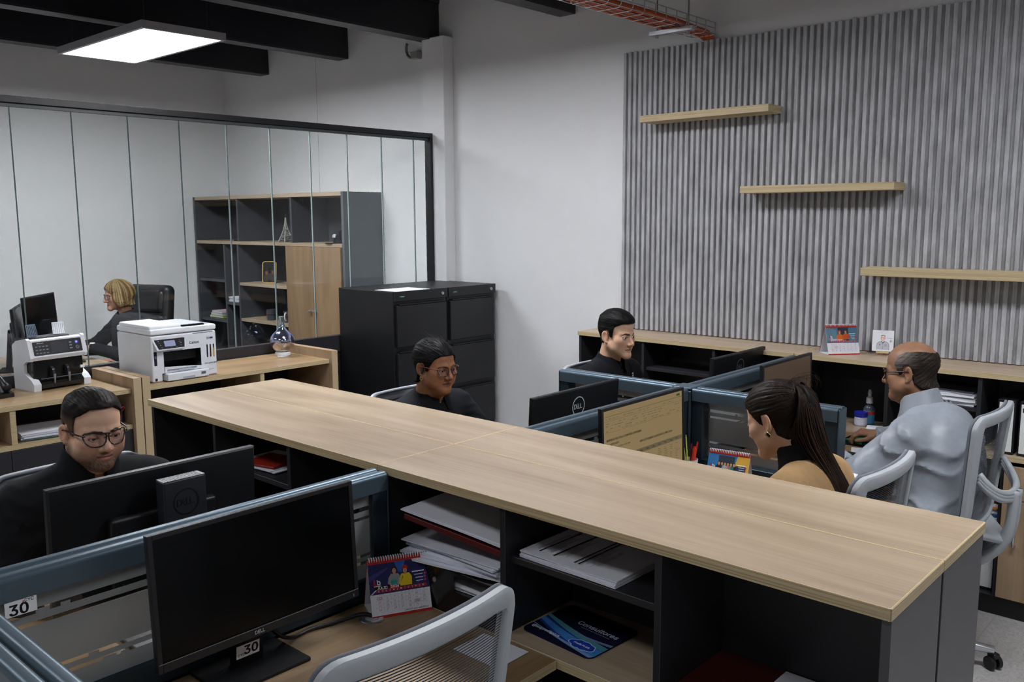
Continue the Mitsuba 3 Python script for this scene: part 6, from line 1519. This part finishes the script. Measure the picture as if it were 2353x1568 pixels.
for i in range(26):   # flyaways round the tie
    a = R_.uniform(-1, 1); s0 = BUN+np.array([a*.02, .02, .014]); 
    e0 = s0+np.array([a*.035+R_.normal()*.012, -.03-R_.uniform(0, .05), .006+R_.normal()*.009])
    tv.append(tube(spline([s0, (s0+e0)/2+np.array([0, 0, .016]), e0, e0+down*.02], 8), .0004, 3)); tc.append(np.tile(col('#2b1f18'), (len(tv[-1].vertices), 1)))
add(p4['key'], 'ponytail', mov(trimesh.util.concatenate(tv), p4['HM']), ('vc_hair', col('#17110f')), smooth=True, color=np.vstack(tc), tf=p4['B'])
on_head(p4, 'hair_tie', mov(lathe([(.010, -.007), (.017, -.007), (.019, 0), (.017, .007), (.010, .007)], 20), frame(BUN+np.array([0, -.012, .006]), (1, 0, 0), (0, .35, 1))), mat('vc_cloth', '#241812'))
er = on_head(p4, 'earring', asmesh(m3.Manifold.hull_points(np.array([(-.0815+x_*.3, y_, z_) for (x_, y_, z_) in ((0, -.011, -.034), (0, -.001, -.040), (0, -.012, -.054), (0, -.020, -.046), (-.01, -.011, -.036), (-.01, -.003, -.041), (-.01, -.012, -.052), (-.01, -.019, -.046))]))), mat('vc_gloss', '#1a1712'), smooth=False, label='black and gold rectangular earring')
t_ = np.linspace(0, 1, 5)
on_head(p4, 'earring_rim', tube(np.array([(-.0855, -.011, -.0335), (-.0855, -.0005, -.040), (-.0855, -.0115, -.0545), (-.0855, -.0205, -.0465)]), .0013, 6, closed=True), mat('vc_metal', '#cdb072'))
# 5 older man in a light grey jacket
H5 = dict(s=1.0, skin='#8f6a52', w=1.04, jaw=1.06, chub=.8, neck=.060, dchin=1, nose=1.15, open=.003, gaze=-.004, brow=.0042, seed=51, blush='#8a4a38', lipc='#7d4a40', browc='#4c4038', ear=1.12, cr=.084)
p5 = person('older balding man in a light grey jacket with glasses, hand on a mouse', (2.295, 2.08), 180, (2.135, 2.20, 1.163), (2, 9, 2), H5, ((1.88, 2.09, .805), (1.915, 2.53, .795)), '#8d949c', elbow_out=1.5, hips_z=.62, build=1.12, shoulder=.195, collar=.064, cback=.35, folds=.015, ff=.55, cloth_mat='vc_satin', curls=(.4, .85), torso=(-.05, -.03), pants='#7d8289')
L5 = [(0, .3), (55, .3), (62, .03), (70, -.012), (80, -.006), (86, .024), (102, .026), (112, -.05), (130, -.075), (180, -.08)]
U5 = [(0, 0), (58, .030), (70, .068), (95, .082), (130, .080), (160, .072), (180, .066)]
def t5(p):
    th = az_of(p); m = hairline_mask(p, L5, .006)*np.clip((np.interp(th, *zip(*U5))-p[:, 2])/.010+.5, 0, 1)
    rid = meshkit.noise(np.c_[(p[:, 2]+p[:, 1]*.7)*210, p[:, 1]*20, p[:, 0]*20], 7)
    return -.008+m*(.0115+.005*rid+.006*np.clip((th-110)/30, 0, 1)*np.clip((-.03-p[:, 2])/.03, 0, 1))
def f5(v, C):
    g = np.clip((v[:, 2]-.0)/.07, 0, 1)*np.clip((v[:, 1]+.06)/.08, 0, 1); g = (g*.8*(.4+.8*meshkit.noise(np.c_[(v[:, 2]+v[:, 1]*.7)*260, v[:, 1]*18, v[:, 0]*18], 12)))[:, None]
    return C*(1-g)+col('#8d857e')*g
hair_part(p5, t5, '#18130f', '#3a322c', amp=.5, finish=f5)
glasses(p5, '#1e1210', .052, .039, .0030, 'round', y=.1, z=-.004)
# 6 woman in the glass office
H6 = dict(skin='#b98c74', w=.98, jaw=.98, neck=.048, nose=1.0, open=.0034, gaze=-.003, brow=.003, seed=61, lipc='#8e4e48', cr=.080)
p6 = person('woman with a blonde bob and glasses in black working behind the glass wall', (-3.745, 1.66), -97, (-3.735, 1.565, 1.20), (0, 6, 0), H6, ((-3.52, 1.24, .83), (-3.90, 1.20, .80)), '#17181d', build=1.0, shoulder=.175, collar=.03, folds=.006, hips_z=.645, res=.0034)
def t6(p):
    th = az_of(p)
    zl = np.interp(th, [0, 22, 40, 55, 70, 180], [.066, .056, .02, -.04, -.088, -.098])
    m = np.clip((p[:, 2]-zl)/.008+.5, 0, 1)
    side = np.clip((th-45)/30, 0, 1)
    return -.004+m*(.014+.024*side*np.clip((.09-p[:, 2])/.10, 0, 1)+.005*meshkit.noise(np.c_[th*.6, p[:, 2]*10, p[:, 1]*10], 3))
def f6(v, C):
    g = np.clip(meshkit.noise(np.c_[np.degrees(np.arctan2(v[:, 0], v[:, 1]))*.35, v[:, 2]*6, np.zeros(len(v))], 14)*1.6-.4, 0, 1)[:, None]
    return C*(1-g)+col('#9d8660')*g
hair_part(p6, t6, '#43331f', '#6d5638', h=.0038, lo=(-.125, -.15, -.14), hi=(.125, .13, .15), amp=.7, finish=f6)
glasses(p6, '#2b2030', .050, .038, .0018, 'cat', y=.1, z=-.004)
# watch
s_, S_, E_, W_ = p6['arms'][0]
dv = (W_-E_)/np.linalg.norm(W_-E_)
add(p6['key'], 'wristwatch', mov(lathe([(.030, -.012), (.036, -.012), (.036, .012), (.030, .012)], 24), tr(*(W_-dv*.01)) @ basis(dv, np.array([0, 0, 1.0])) @ rot('x', -90)), mat('vc_metal', '#c9ccd2'), smooth=30, tf=p6['B'])
add(p6['key'], 'watch_face', mov(lathe([(0, 0), (.018, 0), (.020, .004), (.017, .008), (0, .008)], 24), tr(*(W_-dv*.01+np.array([0, 0, .034])))), mat('vc_gloss', '#e9edf2'), smooth=30, tf=p6['B'])

# lanyard of the young man: black straps with white print, laid on the shirt
def on_shirt(P, x, z, y0=.35):
    """Point of the shirt's front at (x, z) of the body frame."""
    ys = np.linspace(y0, -.1, 240); q = np.c_[np.full(240, x), ys, np.full(240, z)].astype(np.float32); d = P['sdf'](q)
    i = np.argmax(d < 0); return np.array([x, ys[i]+.0035 if d[i] < 0 else 0.0, z])
nb3 = p3['nb']
for s_ in (-1, 1):
    pts = [on_shirt(p3, s_*(.082-.058*t), nb3[2]+.022-.25*t) for t in np.linspace(0, 1, 14)]
    pts = spline(pts, 40); tdir = np.gradient(pts, axis=0); wv_ = np.cross(tdir, np.array([0, 1.0, .25])); wv_ /= np.linalg.norm(wv_, axis=1, keepdims=True)
    V = np.vstack([pts-wv_*.0085, pts+wv_*.0085]); F = []
    for i in range(39): F += [(i, i+1, 41+i), (i, 41+i, 40+i)]
    lk = add(p3['key'], 'lanyard_strap', trimesh.Trimesh(V, F, process=False), mat('vc_cloth', '#0c0d10'), smooth=True, tf=p3['B'])
    for (i, kind_) in ((5, 'patch'), (14, 'CYC'), (27, 'CYC')):
        if kind_ == 'patch' and s_ < 0: continue
        o_ = pts[i]; tx_ = tdir[i]; n_ = np.cross(tx_, wv_[i]); n_ = n_*np.sign(n_[1]); Mx = frame(o_+n_/np.linalg.norm(n_)*.0022, tx_ if s_ < 0 else tx_, np.cross(n_, tx_))
        if kind_ == 'patch':
            m_, c_ = flat([(sg.box(-.020, -.008, .020, .008), '#dfe1e6', 0), (sg.box(-.013, -.001, .012, .002), '#8a8d94', 1)])
        else:
            m_, c_ = flat([(txc('CYC', .0115, .002, 0), '#e6e8ec', 0), (sg.box(-.019, .001, -.015, .005), '#c02a2a', 0)])
        add(lk, 'white_patch' if kind_ == 'patch' else 'lettering', mov(m_, Mx), ('vc_matte', col('#ffffff')), color=c_, tf=p3['B'])
# necklace of the woman in black
t_ = np.linspace(-1, 1, 24)
nk = p2['nb']
add(p2['key'], 'necklace', tube(np.stack([.058*t_, .045+.030*(1-t_**2), nk[2]+.035-.030*(1-t_**2)], 1)+np.array([nk[0], nk[1], 0]), .0011, 6), mat('vc_metal', '#d9b36a'), smooth=True, tf=p2['B'])
